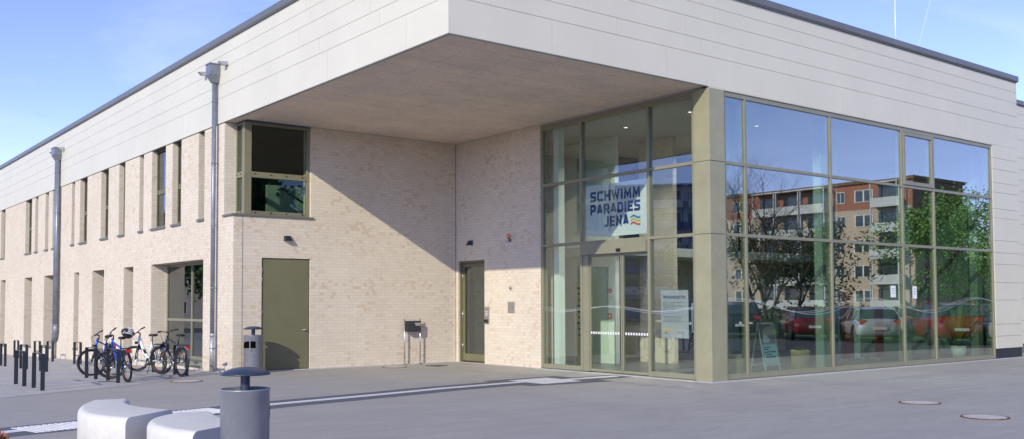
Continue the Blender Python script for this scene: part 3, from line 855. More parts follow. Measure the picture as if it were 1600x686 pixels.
# opening hours board
px, pyc, pzc = XR+.085, 1.13, 1.43
bn = MB(); bn.box(-.004, .004, -.405, .405, -.53, .53)
po = bn.build('opening_hours_sign', plain('board_print', (.50, .48, .50), .6, 0, .01)); po.location = (px, pyc, pzc)
tag(po, 'pale opening hours board on the glass beside the sliding doors', 'sign')
def PP(y_l, z_b): return lambda u, v, w: (-.0045-w, y_l-pyc-u, z_b-pzc+v)
lt = MB(); write(lt, 'ÖFFNUNGSZEITEN', .655, .062, .2, PP(1.46, 1.775)); lt.build('lettering', M['navy'], po)
def small_text(txt, size, P0, parent, mat, mname='small_print', axis='D'):
    cu = bpy.data.curves.new('t', 'FONT'); cu.body = txt; cu.size = size
    to = bpy.data.objects.new('t', cu); COL.objects.link(to)
    me = bpy.data.meshes.new_from_object(to.evaluated_get(bpy.context.evaluated_depsgraph_get()))
    bpy.data.objects.remove(to); me.materials.append(mat)
    o = bpy.data.objects.new(mname, me); COL.objects.link(o); o.parent = parent
    if axis == 'D': o.matrix_local = Matrix(((0, 0, -1, P0[0]), (-1, 0, 0, P0[1]), (0, 1, 0, P0[2]), (0, 0, 0, 1)))
    return o
days = 'Montag\nDienstag\nMittwoch\nDonnerstag\nFreitag\nSamstag\nSonntag'
small_text(days, .040, (-.0075, .33, .25), po, M['inkgrey'])
small_text('14-22 Uhr\n10-22 Uhr\n10-22 Uhr\n10-22 Uhr\n10-23 Uhr\n10-23 Uhr\n10-21 Uhr', .040, (-.0075, .17, .25), po, M['inkgrey'])
small_text('Schwimmhalle 6-22 Uhr\n\nSchwimmhalle 6-22 Uhr\n\nSchwimmhalle 6-22 Uhr', .040, (-.0075, .03, .25), po, M['inkgrey'])
small_text('Einlass bis eine Stunde vor Schluss.\nBadezeit endet 30 Minuten vorher.', .036, (-.0075, .31, -.06), po, M['inkgrey'])
small_text('Sonderzeiten an Feiertagen und in\nden Ferien siehe Aushang im Foyer.', .036, (-.0075, .31, -.14), po, M['inkgrey'])
lg = MB(); lg.box(-.0065, -.0045, .16, .33, -.37, -.325); lg.box(-.0065, -.0045, -.06, .02, -.40, -.36); lg.build('emblem', M['yellow'], po)
small_text('Jenaer', .045, (-.0075, .30, -.43), po, M['inkgrey'])
small_text('Stadtwerke', .045, (-.0075, -.08, -.42), po, M['inkgrey'])

# ------------------------------------------------------------------ small wall things
def wall_lamp(name, loc, rz, label):
    """wedge luminaire; local -y is out of the wall"""
    t = MB()
    t.add([(-.10, 0, -.07), (.10, 0, -.07), (.10, 0, .07), (-.10, 0, .07), (-.085, -.13, -.07), (.085, -.13, -.07), (.07, -.05, .07), (-.07, -.05, .07)],
          [(0,1,2,3), (5,4,7,6), (4,0,3,7), (1,5,6,2), (3,2,6,7)])
    r = t.build(name, M['anthracite'], bevel=.006); r.location = loc; r.rotation_euler = (0, 0, rz)
    q = MB(); q.box(-.08, .08, -.115, -.01, -.072, -.069); q.build('lamp_glass', M['banner'], r)
    return tag(r, label, 'wall lamp', 'wedge wall lamps')
wall_lamp('wall_lamp', (1.47, YR-.002, 3.37), 0, 'dark wedge wall lamp on the brick above the olive steel door')
wall_lamp('wall_lamp', (XR-.002, 8.78, 3.40), -PI/2, 'dark wedge wall lamp on the brick above the narrow glazed door')

b_ = empty('warning_beacon', (XR, 6.96, 3.44)); tag(b_, 'orange warning beacon on grey bracket high on the brick beside the glazing', 'beacon')
t = MB(); t.box(-.05, 0, -.035, .035, -.10, -.02); t.tube([(-.07, 0, -.02), (-.07, 0, .01)], .04, 14); t.build('bracket', M['pipe'], b_)
t = MB(); t.lathe([(.045, 0), (.047, .05), (.035, .09), (.0, .105)], (-.07, 0, .01), 18); t.build('lens', M['orange'], b_)

t = MB(); t.tube([(0, 0, 0), (-.05, 0, 0)], .035, 14); t.tube([(-.05, 0, 0), (-.09, -.01, .0)], .014, 10); t.tube([(-.05, 0, .03), (-.05, 0, -.05)], .012, 8)
o = t.build('wall_tap', M['steel']); o.location = (XR, 6.92, 2.10); tag(o, 'small steel fitting on the brick above the square steel plate', 'fitting')
t = MB(); t.box(-.025, 0, -.14, .14, -.145, .145); o = t.build('steel_hatch', M['steel'], bevel=.004); o.location = (XR, 6.91, 1.575)
tag(o, 'square brushed steel hatch on the brick between side door and glazing', 'hatch')
k_ = MB(); k_.tube([(-.03, -.10, 0), (-.024, -.10, 0)], .012, 10); k_.build('lock', M['blackp'], o)
ic = empty('door_intercom', (XR, 8.0, 1.345)); tag(ic, 'tall steel intercom panel with black reader beside the narrow glazed door', 'intercom')
t = MB(); t.box(-.03, 0, -.09, .09, -.225, .235); t.build('panel', M['steel'], ic)
t = MB(); t.box(-.06, -.03, -.05, .10, -.20, -.11); t.build('reader', M['blackp'], ic, bevel=.006)
t = MB()
for z in (.0, .05, .10): t.box(-.034, -.03, -.04, .04, z, z+.02)
t.build('button', M['white'], ic)

# letterbox on two steel posts
lb = empty('letterbox', (5.175, YR-.13, 0)); tag(lb, 'anthracite letterbox on two thin steel posts in front of the recess wall', 'letterbox')
for sx in (-.255, .255):
    t = MB(); t.tube([(sx, 0, 0), (sx, 0, 1.26)], .018, 10); t.lathe([(0, 0), (.05, 0), (.05, .012), (0, .012)], (sx, 0, .008), 14); t.build('post', M['steel'], lb)
t = MB(); t.box(-.20, .24, -.07, .07, .90, 1.20); bxo = t.build('box', M['anthracite'], lb, bevel=.006)
t = MB(); t.box(.06, .235, -.078, -.071, 1.07, 1.10); t.box(.03, .235, -.078, -.071, 1.115, 1.145); t.build('name_plate', M['steel'], bxo)
t = MB(); t.tube([(-.22, -.05, .95), (-.12, -.05, .95)], .012, 8); t.build('newspaper_holder', M['anthracite'], bxo)

# ------------------------------------------------------------------ litter bins
M['hole'] = plain('dark_opening', (.004, .004, .004), 1, 0, 0, 1, spec=0)
def litter_bin(loc, rz, label):
    e = empty('litter_bin', loc, rz); tag(e, label, 'litter bin', 'silver litter bins with dark hoods')
    t = MB(); t.lathe([(.0, .05), (.225, .05), (.232, .06), (.232, .855), (.238, .86), (.238, .875), (.224, .875), (.222, .80), (.0, .78)], (0,0,0), 48); t.build('body', M['binbody'], e)
    t = MB(); t.lathe([(0, .0), (.20, 0), (.20, .05), (0, .05)], (0,0,0), 32); t.build('base', M['anthracite'], e)
    t = MB(); t.tube([(0,0,.78), (0,0,1.03)], .045, 20, cap=False); t.build('hood_post', M['binhood'], e)
    t = MB(); t.lathe([(.0, 1.085), (.06, 1.082), (.13, 1.07), (.20, 1.045), (.238, 1.02), (.240, 1.012), (.236, 1.008), (.0, 1.015)], (0,0,0), 48); t.build('hood', M['binhood'], e)
    # two dark slots in the shell and a lock
    for a0, a1 in ((-1.05, -.25), (-.12, .42)):
        t = MB(); n = 8
        for i in range(n):
            p, q = a0+(a1-a0)*i/n, a0+(a1-a0)*(i+1)/n
            rr = .2345
            ht = lambda s: .70+.045*math.sin(max(0, min(1, (s-a0)/(a1-a0)*1.0))*PI*.5 if a0 < -.5 else PI*.5*(1-(s-a0)/(a1-a0)*.5))
            f = lambda a, z: (rr*math.sin(a), -rr*math.cos(a), z)
            t.quad(f(p, .585), f(q, .585), f(q, ht(q)), f(p, ht(p)))
        t.build('ash_slot', M['hole'], e)
    t = MB(); t.obox((0.0, -.235, .53), (.008, 0, 0), (0, .004, 0), (0, 0, .025)); t.build('lock', M['blackp'], e)
    return e
litter_bin((-5.43, -4.47, 0), R(120), 'silver litter bin with dark domed hood beside the concrete benches')
# far bin sized like the near one, a little larger of body
b2 = litter_bin((.33, 8.98, 0), R(-32), 'silver litter bin with two black slots beside the olive steel door')
b2.scale = (1, 1, 1.06)

# ------------------------------------------------------------------ concrete benches
def catmull(P, n):
    out = []
    P = [Vector(p) for p in P]; P = [P[0]*2-P[1]]+P+[P[-1]*2-P[-2]]
    for i in range(1, len(P)-2):
        for k in range(n):
            t = k/n; a, b, c, d = P[i-1], P[i], P[i+1], P[i+2]
            out.append(.5*((2*b)+(c-a)*t+(2*a-5*b+4*c-d)*t*t+(3*b-a-3*c+d)*t**3))
    out.append(P[-2]); return out
def bench(Lp, Rp, h, label):
    """rounded section swept between two edge curves, with flat cut ends"""
    Ls, Rs = catmull(Lp, 8), catmull(Rp, 8); n = len(Ls)
    c = sum(Ls+Rs, Vector((0, 0)))/(2*n)
    sec = []
    rad = .085
    def side(sg):
        q = [(0, 0.0, .035), (0, .03, 0.0), (0, h-rad, 0.0)]
        for k in range(1, 8): a = PI/2*k/7; q.append((0, h-rad+rad*math.sin(a), rad*(1-math.cos(a))))
        return [(z, o) for _, z, o in q]
    sd = side(1); vs = []; m = 2*len(sd)
    for p, q in zip(Ls, Rs):
        w = (q-p).length; d = (q-p)/w
        for z, o in sd: r_ = p+d*o; vs.append((r_.x-c.x, r_.y-c.y, z))
        for z, o in reversed(sd): r_ = q-d*o; vs.append((r_.x-c.x, r_.y-c.y, z))
    fs = [(i*m+j, (i+1)*m+j, (i+1)*m+j+1, i*m+j+1) for i in range(n-1) for j in range(m-1)]
    t = MB(); t.add(vs, fs, True); t.add(vs[:m], [tuple(range(m))]); t.add(vs[-m:], [tuple(range(m))[::-1]])
    ob = t.build('concrete_bench', M['concrete']); ob.location = (c.x, c.y, 0)
    return tag(ob, label, 'bench', 'curved concrete benches on the plaza')
bench([(-5.78, -.18), (-6.04, -.75), (-6.19, -1.4), (-6.17, -2.0), (-5.99, -2.52)], [(-5.28, -.28), (-5.43, -.72), (-5.46, -1.15), (-5.40, -1.55), (-5.27, -1.93)], .45,
      'curved white concrete bench lying across the ribbed guidance strip, farther from the bin')
bench([(-5.42, -2.30), (-5.77, -2.66), (-5.94, -3.15), (-5.94, -3.65), (-5.82, -4.12)], [(-4.98, -2.45), (-5.04, -2.75), (-5.09, -3.1), (-5.12, -3.4), (-5.14, -3.72)], .45,
      'curved white concrete bench directly behind the hooded silver bin')

# ------------------------------------------------------------------ manhole covers, gully
def manhole(x, y, r, label):
    e = empty('manhole_cover', (x, y, gz(y))); tag(e, label, 'manhole cover', 'round manhole covers')
    t = MB(); t.lathe([(r, -.02), (r, .012), (r-.035, .013), (r-.035, .0)], (0,0,0), 40, smooth=False); t.build('iron_ring', M['rust'], e)
    t = MB(); t.disc((0, 0, .0115), r-.035, 40); t.build('concrete_infill', M['cover'], e)
manhole(6.10, -4.97, .33, 'rust ringed manhole cover on the plaza nearer to the glazed front')
manhole(4.93, -6.62, .33, 'rust ringed manhole cover on open plaza paving, the one farther from the glazing')
manhole(-1.8, 7.55, .34, 'rust ringed manhole cover at the bike bay edge near the rain pipe')
manhole(4.07, 8.55, .33, 'rust ringed manhole cover in front of the letterbox')
t = MB(); t.box(-.22, .22, -.22, .22, -.02, .012); o = t.build('drain_grate', M['anthracite']); o.location = (5.25, 8.3, 0); o.rotation_euler = (0, 0, R(20))
tag(o, 'square dark drain grate in the paving between letterbox and side door', 'drain grate')

# ------------------------------------------------------------------ bike stands
def make_stand():
    e = empty('bike_stand'); w, h = .80, .72
    tk = .012; hw = .04
    t = MB()
    path = [(-w/2, -.02), (-w/2, h-.05), (-w/2+.015, h-.015), (-w/2+.05, h), (w/2-.05, h), (w/2-.015, h-.015), (w/2, h-.05), (w/2, -.02)]
    pts = [Vector(p) for p in path]
    L_, R_ = [], []
    for i, p in enumerate(pts):
        d = (pts[min(i+1, 7)]-pts[max(i-1, 0)]).normalized(); n = Vector((-d.y, d.x)); L_.append(p+n*tk/2); R_.append(p-n*tk/2)
    for i in range(7):
        a, b, c, d = L_[i], L_[i+1], R_[i+1], R_[i]
        vs = [(-hw, a.x, a.y), (-hw, b.x, b.y), (-hw, c.x, c.y), (-hw, d.x, d.y), (hw, a.x, a.y), (hw, b.x, b.y), (hw, c.x, c.y), (hw, d.x, d.y)]
        t.add(vs, [(0,1,2,3), (7,6,5,4), (0,4,5,1), (2,6,7,3)])
    t.build('steel_hoop', M['anthracite'], e)
    return e
stands = [((-4.84, 8.92), 'front dark flat steel hoop of the empty stands, second from the plaza corner'), ((-4.77, 7.58), 'dark flat steel hoop nearest the ribbed guidance strip, empty'),
 ((-3.02, 17.9), 'empty dark steel hoop half hidden behind a nearer empty hoop'), ((-3.0, 21.1), 'empty dark steel hoop cut by the photo border'), ((-3.01, 15.4), 'empty dark steel hoop in the middle row closest to the parked bicycles'),
 ((-.86, 30.4), 'empty dark steel hoop farthest along the brick wall'), ((-1.0, 25.9), 'empty dark steel hoop standing just beyond the twin rain pipe'), ((-.98, 23.95), 'empty dark steel hoop in front of the twin rain pipe'),
 ((-1.03, 19.95), 'dark steel hoop by the wall seen left of the first blue bicycle'), ((-1.03, 16.2), 'dark steel hoop by the wall hidden behind the first blue bicycle'), ((-3.11, 10.15), 'dark steel hoop in front of the first blue bicycle'),
 ((-3.08, 8.5), 'dark steel hoop in front of the blue bicycle beside the white one'), ((-1.18, 9.72), 'dark steel hoop behind the grey bicycle with the blue helmet'), ((-1.12, 11.55), 'dark steel hoop behind the rear wheel of the white bicycle')]
st0 = make_stand()
for i, ((x, y), lab) in enumerate(stands):
    s = st0 if i == 0 else copy_tree(st0)
    s.location = (x, y, gz(y)); s.name = 'bike_stand'
    s.rotation_euler = (math.atan(-.0235) if y > 9.5 else 0, 0, R(random.uniform(-1.5, 1.5)))
    tag(s, lab, 'bike stand', 'flat steel bike stands')

# ------------------------------------------------------------------ bicycles
def wheel(parent, c, steer=0, pivot=None, rad=.345, disc=True):
    e = bpy.data.objects.new('wheel', None)
    n = 40
    def ring(R0): return [(R0*math.cos(2*PI*i/n), 0, R0*math.sin(2*PI*i/n)) for i in range(n)]
    t = MB(); t.tube(ring(rad-.026), .027, 8, closed=True)
    tyre = t.build('wheel', M['black'], parent)
    t = MB(); t.tube(ring(rad-.058), .012, 6, closed=True); rim = t.build('rim', M['blackp'], tyre)
    t = MB()
    for k in range(24):
        a = 2*PI*k/24; s = (-1)**k*.028
        a2 = a+(.5 if k % 4 < 2 else -.5)
        t.tube([(.018*math.cos(a2), s, .018*math.sin(a2)), ((rad-.06)*math.cos(a), 0, (rad-.06)*math.sin(a))], .0018, 4)
    t.build('spokes', M['steel'], tyre)
    t = MB(); t.tube([(0, -.05, 0), (0, .05, 0)], .022, 12)
    if disc: t.lathe([(.06, 0), (.085, 0), (.085, .003), (.06, .003), (.06, 0)], (0, .04, 0), 24, 'y')
    t.build('hub', M['steel'], tyre)
    tyre.location = c; tyre.rotation_euler = (0, 0, steer)
    return tyre
def bicycle(rear, heading, steer, lean, paint, label, accent=None, ebike=False, stepthru=False, mud=False, rack=True, helmet=False, kick=False, basket=False, fork_white=False, drop=False):
    """local x = forwards; origin under the rear hub on the ground"""
    e = empty('bicycle', (rear[0], rear[1], gz(rear[1])), heading)
    e.rotation_euler = (lean, -0.0, heading)
    tag(e, label, 'bicycle', 'bicycles parked at the hoops')
    r = .345; wb = 1.08
    wheel(e, (0, 0, r))
    # steering assembly rotates about the head axis (nearly vertical): bake with matrix
    hd0 = Vector((wb-.20, 0, .93)); ax = Vector((-.30, 0, .95)).normalized(); fa = Vector((wb, 0, r))
    RM = Matrix.Translation(hd0) @ Matrix.Rotation(steer, 4, ax) @ Matrix.Translation(-hd0)
    def S(p): return RM @ Vector(p)
    fw_ = wheel(e, (0, 0, 0)); fw_.matrix_local = RM @ Matrix.Translation(fa)
    bb = Vector((.44, 0, .29)); st = Vector((.27, 0, .80)); sad = Vector((.235, 0, .93)); ht = Vector((wb-.225, 0, .90)); hb = Vector((wb-.175, 0, .74))
    f = MB()
    if stepthru or ebike:
        f.tube([ht, (.66, 0, .50), bb+Vector((0, 0, .05))], [.034, .045, .045], 10)
        f.tube([bb, st], .024, 8)
        f.tube([(.33, 0, .62), (.60, 0, .60)], .016, 8)
    else:
        f.tube([hb, bb], [.026, .026], 10); f.tube([ht-Vector((0, 0, .03)), st-Vector((0, 0, .06))], .020, 10); f.tube([bb, st], .017, 10)
    f.tube([ht+Vector((-.005, 0, .03)), hb-Vector((-.008, 0, .03))], .026, 10)
    for s in (-1, 1):
        f.tube([bb+Vector((0, s*.03, 0)), (.22, s*.05, .31), (0, s*.06, r)], .011, 8); f.tube([st+Vector((0, s*.02, -.05)), (.12, s*.05, .56), (0, s*.06, r)], .009, 8)
    fr = f.build('frame', paint, e)
    if ebike:
        q = MB(); q.bar((.80, 0, .70), (.58, 0, .42), .07, .085); q.build('battery', M['blackp'], fr, bevel=.01)
        q = MB(); q.lathe([(0, -.05), (.09, -.05), (.10, 0), (.09, .05), (0, .05)], (.46, 0, .28), 20, 'y'); q.build('motor', M['blackp'], fr)
    fo = MB(); cr = S((wb-.145, 0, .66))
    for s in (-1, 1): fo.tube([S((wb-.15, s*.055, .68)), S((wb-.06, s*.062, .50))], .017, 8); fo.tube([S((wb-.06, s*.062, .50)), S((wb, s*.06, r))], .014, 8)
    fo.tube([S((wb-.15, -.06, .68)), S((wb-.15, .06, .68))], .018, 8); fo.tube([S((wb-.15, 0, .68)), S((wb-.172, 0, .74))], .016, 8)
    fo.build('fork', M['bwhite'] if fork_white else M['blackp'], e)
    h_ = MB(); top = Vector((wb-.255, 0, 1.0))
    h_.tube([S(ht), S(top)], .017, 8); h_.tube([S(top), S(top+Vector((.07, 0, .03)))], .016, 8)
    c0 = top+Vector((.07, 0, .03))
    bw = .33
    pts = [c0+Vector((-.06, -bw, .03)), c0+Vector((-.015, -bw*.55, .03)), c0+Vector((0, -.06, 0)), c0+Vector((0, .06, 0)), c0+Vector((-.015, bw*.55, .03)), c0+Vector((-.06, bw, .03))]
    h_.tube([S(p) for p in pts], .011, 8)
    hn = h_.build('handlebar', M['blackp'], e)
    q = MB()
    for s in (-1, 1):
        q.tube([S(c0+Vector((-.03, s*bw*.66, .03))), S(c0+Vector((-.062, s*(bw+.01), .03)))], .018, 10)
        q.tube([S(c0+Vector((-.02, s*bw*.55, .025))), S(c0+Vector((.05, s*bw*.66, -.01))), S(c0+Vector((.03, s*bw*.9, -.02)))], .006, 6)
        q.tube([S(c0+Vector((.0, s*.16, .02))), S(c0+Vector((.12, s*.08, -.05))), S(c0+Vector((.05, s*.03, -.28)))], .004, 5)
    q.build('grip', M['black'], hn)
    sp = MB(); sp.tube([st-Vector((0, 0, .05)), sad], .014, 8); so = sp.build('seat_post', M['blackp'], e)
    q = MB()
    sec = [(-.14, .075, 0), (-.10, .085, .012), (-.03, .07, .008), (.05, .03, .004), (.13, .018, .0), (.145, .01, -.006)]
    vs = []
    for x, w, z in sec:
        for k in range(8):
            a = 2*PI*k/8; vs.append((sad.x+x, w*math.cos(a), sad.z+.03+z+.028*math.sin(a)))
    fs = [(i*8+k, i*8+(k+1) % 8, (i+1)*8+(k+1) % 8, (i+1)*8+k) for i in range(5) for k in range(8)]
    fs += [tuple(range(8))[::-1], tuple(40+k for k in range(8))]
    q.add(vs, fs, True); q.build('saddle', M['black'], so)
    cr_ = MB(); cr_.lathe([(.05, .045), (.095, .045), (.095, .049), (.05, .049), (.05, .045)], (bb.x, 0, bb.z), 24, 'y')
    cr_.tube([bb+Vector((0, .05, 0)), bb+Vector((.10, .065, -.13))], .009, 6); cr_.tube([bb+Vector((0, -.05, 0)), bb+Vector((-.10, -.065, .13))], .009, 6)
    co = cr_.build('crankset', M['steel'], e)
    for s, p in ((1, bb+Vector((.10, .11, -.13))), (-1, bb+Vector((-.10, -.11, .13)))): q = MB(); q.obox(p, (.045, 0, 0), (0, .045, 0), (0, 0, .009)); q.build('pedal', M['blackp'], co)
    q = MB(); q.tube([bb+Vector((0, .047, .09)), (0, .047, r+.04)], .004, 5); q.tube([bb+Vector((0, .047, -.09)), (0, .047, r-.04)], .004, 5); q.build('chain', M['blackp'], co)
    if mud:
        n = 14
        for cen, a0, a1, T in (((0, r), -.1, 2.9, lambda p: Vector(p)), ((wb, r), .45, 3.0, S)):
            q = MB()
            for i in range(n):
                a, b = a0+(a1-a0)*i/n, a0+(a1-a0)*(i+1)/n
                for wy0, wy1 in ((-.028, .028),):
                    R0 = r+.022
                    q.quad(T((cen[0]+R0*math.cos(a), wy0, cen[1]+R0*math.sin(a))), T((cen[0]+R0*math.cos(b), wy0, cen[1]+R0*math.sin(b))), T((cen[0]+R0*math.cos(b), wy1, cen[1]+R0*math.sin(b))), T((cen[0]+R0*math.cos(a), wy1, cen[1]+R0*math.sin(a))))
            q.build('mudguard', accent or M['blackp'], e)
    if rack:
        q = MB(); z = .74
        for s in (-1, 1):
            q.tube([(.17, s*.055, z), (-.22, s*.055, z+.01)], .007, 6); q.tube([(-.08, s*.055, z), (0, s*.075, r)], .006, 6); q.tube([(.05, s*.055, z), (0, s*.075, r)], .006, 6)
        for x in (.1, 0, -.1, -.22): q.tube([(x, -.055, z+.005), (x, .055, z+.005)], .006, 6)
        ro = q.build('luggage_rack', M['blackp'], e)
        q = MB(); q.box(-.255, -.225, -.045, .045, z-.075, z-.015); q.build('rear_light', M['red'], ro)
    else:
        q = MB(); q.obox((.12, 0, .70), (.02, 0, 0), (0, .035, 0), (0, 0, .022)); q.build('rear_light', M['red'], e)
    if kick:
        q = MB(); q.tube([(.33, .05, .28), (.26, .20, .01)], .009, 8); q.build('kickstand', M['blackp'], e)
    q = MB(); q.obox(S((wb-.10, 0, .76)), (.03, 0, 0), (0, .03, 0), (0, 0, .03)); q.build('front_light', M['blackp'], hn)
    for cen, T in (((0, r), lambda p: Vector(p)), ((wb, r), S)):
        for a in (-1.3, 2.0):
            q = MB(); q.obox(T((cen[0]+.21*math.cos(a), .0, cen[1]+.21*math.sin(a))), (.03, 0, .0), (0, .008, 0), (0, 0, .014))
            q.build('reflector', M['orange'], e)
    return e, S, c0
def helmet(loc, col, label, cat='helmet', sc_=1.0, rz=0):
    t = MB()
    prof = [(.0, .0), (.08, -.005), (.112, -.05), (.118, -.10), (.112, -.125), (.10, -.12), (.098, -.06), (.0, -.02)]
    t.lathe(prof, (0, 0, 0), 24)
    t2 = [(v[0]*1.25, v[1], v[2]*1.15) for v in t.v]; t.v = t2
    o = t.build('helmet', M['blackp']); o.location = loc; o.rotation_euler = (R(70), R(25), rz); o.scale = (sc_,)*3
    q = MB()
    for yy in (-.06, -.02, .02, .06):
        pts = []
        for i in range(9):
            s = -1+2*i/8; pts.append((s*.125, yy*(1.1-.2*abs(s)), .018-.115*abs(s)**2.2))
        q.tube(pts, .012, 6)
    q.build('shell_rib', col, o)
    return tag(o, label, cat)
def hd(a, b): return math.atan2(b[1]-a[1], b[0]-a[0])
ra, fa_ = (-2.13, 12.48), (-2.76, 11.60)
bicycle(ra, hd(ra, fa_), R(-56), R(-5), M['blue'], 'blue bicycle facing the plaza with turned front wheel, beside the empty hoops', mud=False)
ra, fa_ = (-2.88, 8.12), (-2.90, 9.2)
bicycle(ra, hd(ra, fa_), R(60), R(-5), M['blue'], 'blue bicycle with black rear wheel toward the plaza, between blue and white bicycles', mud=True, rack=True)
ra, fa_ = (-1.22, 11.12), (-1.47, 12.17)
e, S3, c3 = bicycle(ra, hd(ra, fa_), R(38), R(-5), M['bwhite'], 'white step-through electric bicycle with black helmet on its handlebar', ebike=True, kick=True)
ra, fa_ = (-1.43, 8.98), (-1.56, 10.05)
e4, S4, c4 = bicycle(ra, hd(ra, fa_), R(24), R(4), M['bgrey'], 'dark grey trekking bicycle with silver mudguards at the large street window', mud=True, accent=M['steel'])
h1 = helmet((-1.55, 9.55, .70), M['blue'], 'blue and black cycling helmet hanging from the dark grey bicycle', rz=R(100))
h2 = helmet((-1.77, 11.72, 1.00), M['white'], 'black cycling helmet with white stripe on the white bicycle handlebar', sc_=1.15, rz=R(20))
# flat floor lock lying by a stand
t = MB(); t.box(-.20, .20, -.04, .04, 0, .015); o = t.build('wheel_wedge', M['blackp']); o.location = (-3.18, 8.55, 0.002); o.rotation_euler = (0, 0, R(-25)); tag(o, 'black flat bar lying on the paving under a bike stand leg', 'bar')

# ------------------------------------------------------------------ lobby things
ab = empty('pavement_sign', (9.65, .62, .015), R(4)); tag(ab, 'poster stand with pale blue event poster behind the plaza glazing', 'poster stand')
for s in (-1, 1):
    t = MB()
    y0 = -.0 if s < 0 else .42
    for sx in (-1, 1): t.bar((sx*.31, y0, 0), (sx*.31, .21, 1.17), .03, .02)
    t.bar((-.31, .21, 1.17), (.31, .21, 1.17), .03, .03) if s < 0 else None
    t.bar((-.31, y0+(.21-y0)*.16, .19), (.31, y0+(.21-y0)*.16, .19), .03, .02)
    fo = t.build('folding_frame', M['white'], ab)
t = MB(); n_ = Vector((0, -1, .18)).normalized()
def AP(u, v, w): return (u, .21*v/1.17-.016-w, v)
t.quad(AP(-.29, .22, 0), AP(.29, .22, 0), AP(.29, 1.14, 0), AP(-.29, 1.14, 0)); 
m, nt, bs, L = new_mat('poster_print'); bs.inputs['Roughness'].default_value = .5
sepn = N(nt, 'ShaderNodeTexCoord'); s_ = N(nt, 'ShaderNodeSeparateXYZ'); L.new(sepn.outputs['Object'], s_.inputs[0])
L.new(ramp(nt, L, s_.outputs['Z'], [(.0, (.62, .88, .92)), (.66, (.62, .88, .92)), (.70, (.38, .24, .34)), (1, (.34, .20, .31))]), bs.inputs['Base Color'])
pst = t.build('poster', m, ab)
t = MB()
for u, v, ru, rv_ in ((-.12, .84, .10, .07), (-.16, .76, .09, .06), (-.04, .78, .10, .06)):
    t.add([AP(u+ru*math.cos(2*PI*k/14), v+rv_*math.sin(2*PI*k/14), .004+.001*abs(u)) for k in range(14)], [tuple(range(14))])
t.build('poster_swimmer', M['white'], pst)
t = MB()
for v, a, b in ((.60, -.25, .02), (.55, -.25, -.06), (.49, -.25, .22), (.43, -.2, .05)): t.quad(AP(a, v, .004), AP(b, v, .004), AP(b, v+.02, .004), AP(a, v+.02, .004))
t.quad(AP(-.22, .365, .004), AP(.18, .365, .004), AP(.18, .395, .004), AP(-.22, .395, .004))
t.build('poster_text', M['navy'], pst)

def wicker(x, y, label):
    e = empty('wicker_planter', (x, y, .015)); tag(e, label, 'planter', 'woven planters behind the glazing')
    t = MB(); t.lathe([(0, 0), (.19, 0), (.21, .05), (.225, .5), (.20, .5), (.19, .45), (0, .45)], (0,0,0), 24)
    t.build('basket', M['wood'], e)
    t = MB()
    for k in range(18):
        for sgn in (1, -1):
            pts = []
            for i in range(9):
                z = .02+.47*i/8; a = 2*PI*k/18+sgn*i*.12; rr = .20+.027*(z/.5)
                pts.append((rr*math.cos(a), rr*math.sin(a), z))
            t.tube(pts, .007, 4)
    t.build('weave', M['wood'], e)
    t = MB(); rnd = random.Random(3)
    for k in range(26):
        a = rnd.uniform(0, 6.28); l = rnd.uniform(.08, .2); c = Vector((.1*math.cos(a*3), .1*math.sin(a*2), .45)); d = Vector((math.cos(a)*.5, math.sin(a)*.5, 1)).normalized()
        s = d.cross(Vector((0, 0, 1))).normalized()*.02
        t.add([c-s*.3, c+d*l*.6-s, c+d*l, c+d*l*.6+s, c+s*.3], [(0,1,2,3,4)])
    t.build('leaves', M['leaf'], e)
wicker(10.85, .72, 'woven gold planter on the lobby floor beside the poster stand'); wicker(8.35, .62, 'woven gold planter on the lobby floor next to the corner column')

# potted palm
pp = empty('potted_plant', (18.6, .75, .015)); tag(pp, 'tall leafy green plant in white pot inside the far end of the glazing', 'potted plant')
t = MB(); t.lathe([(0, 0), (.17, 0), (.22, .36), (.19, .36), (.17, .3), (0, .3)], (0,0,0), 24); t.build('pot', M['white'], pp)
t = MB(); rnd = random.Random(5)
for k in range(34):
    a = rnd.uniform(0, 6.28); l = rnd.uniform(.7, 1.6); tilt = rnd.uniform(.12, .5)
    d = Vector((math.cos(a)*tilt, math.sin(a)*tilt, 1)); s = Vector((-math.sin(a), math.cos(a), 0))
    p = Vector((0, 0, .3)); pts = []
    for i in range(7):
        q = i/6; pts.append((p+d*l*q+Vector((math.cos(a), math.sin(a), -.6))*q*q*.25, .035*math.sin(PI*min(1, q*.9+.1))+.004))
    for (p0, w0), (p1, w1) in zip(pts[:-1], pts[1:]): t.quad(p0-s*w0, p0+s*w0, p1+s*w1, p1-s*w1)
t.build('foliage', M['leaf2'], pp)
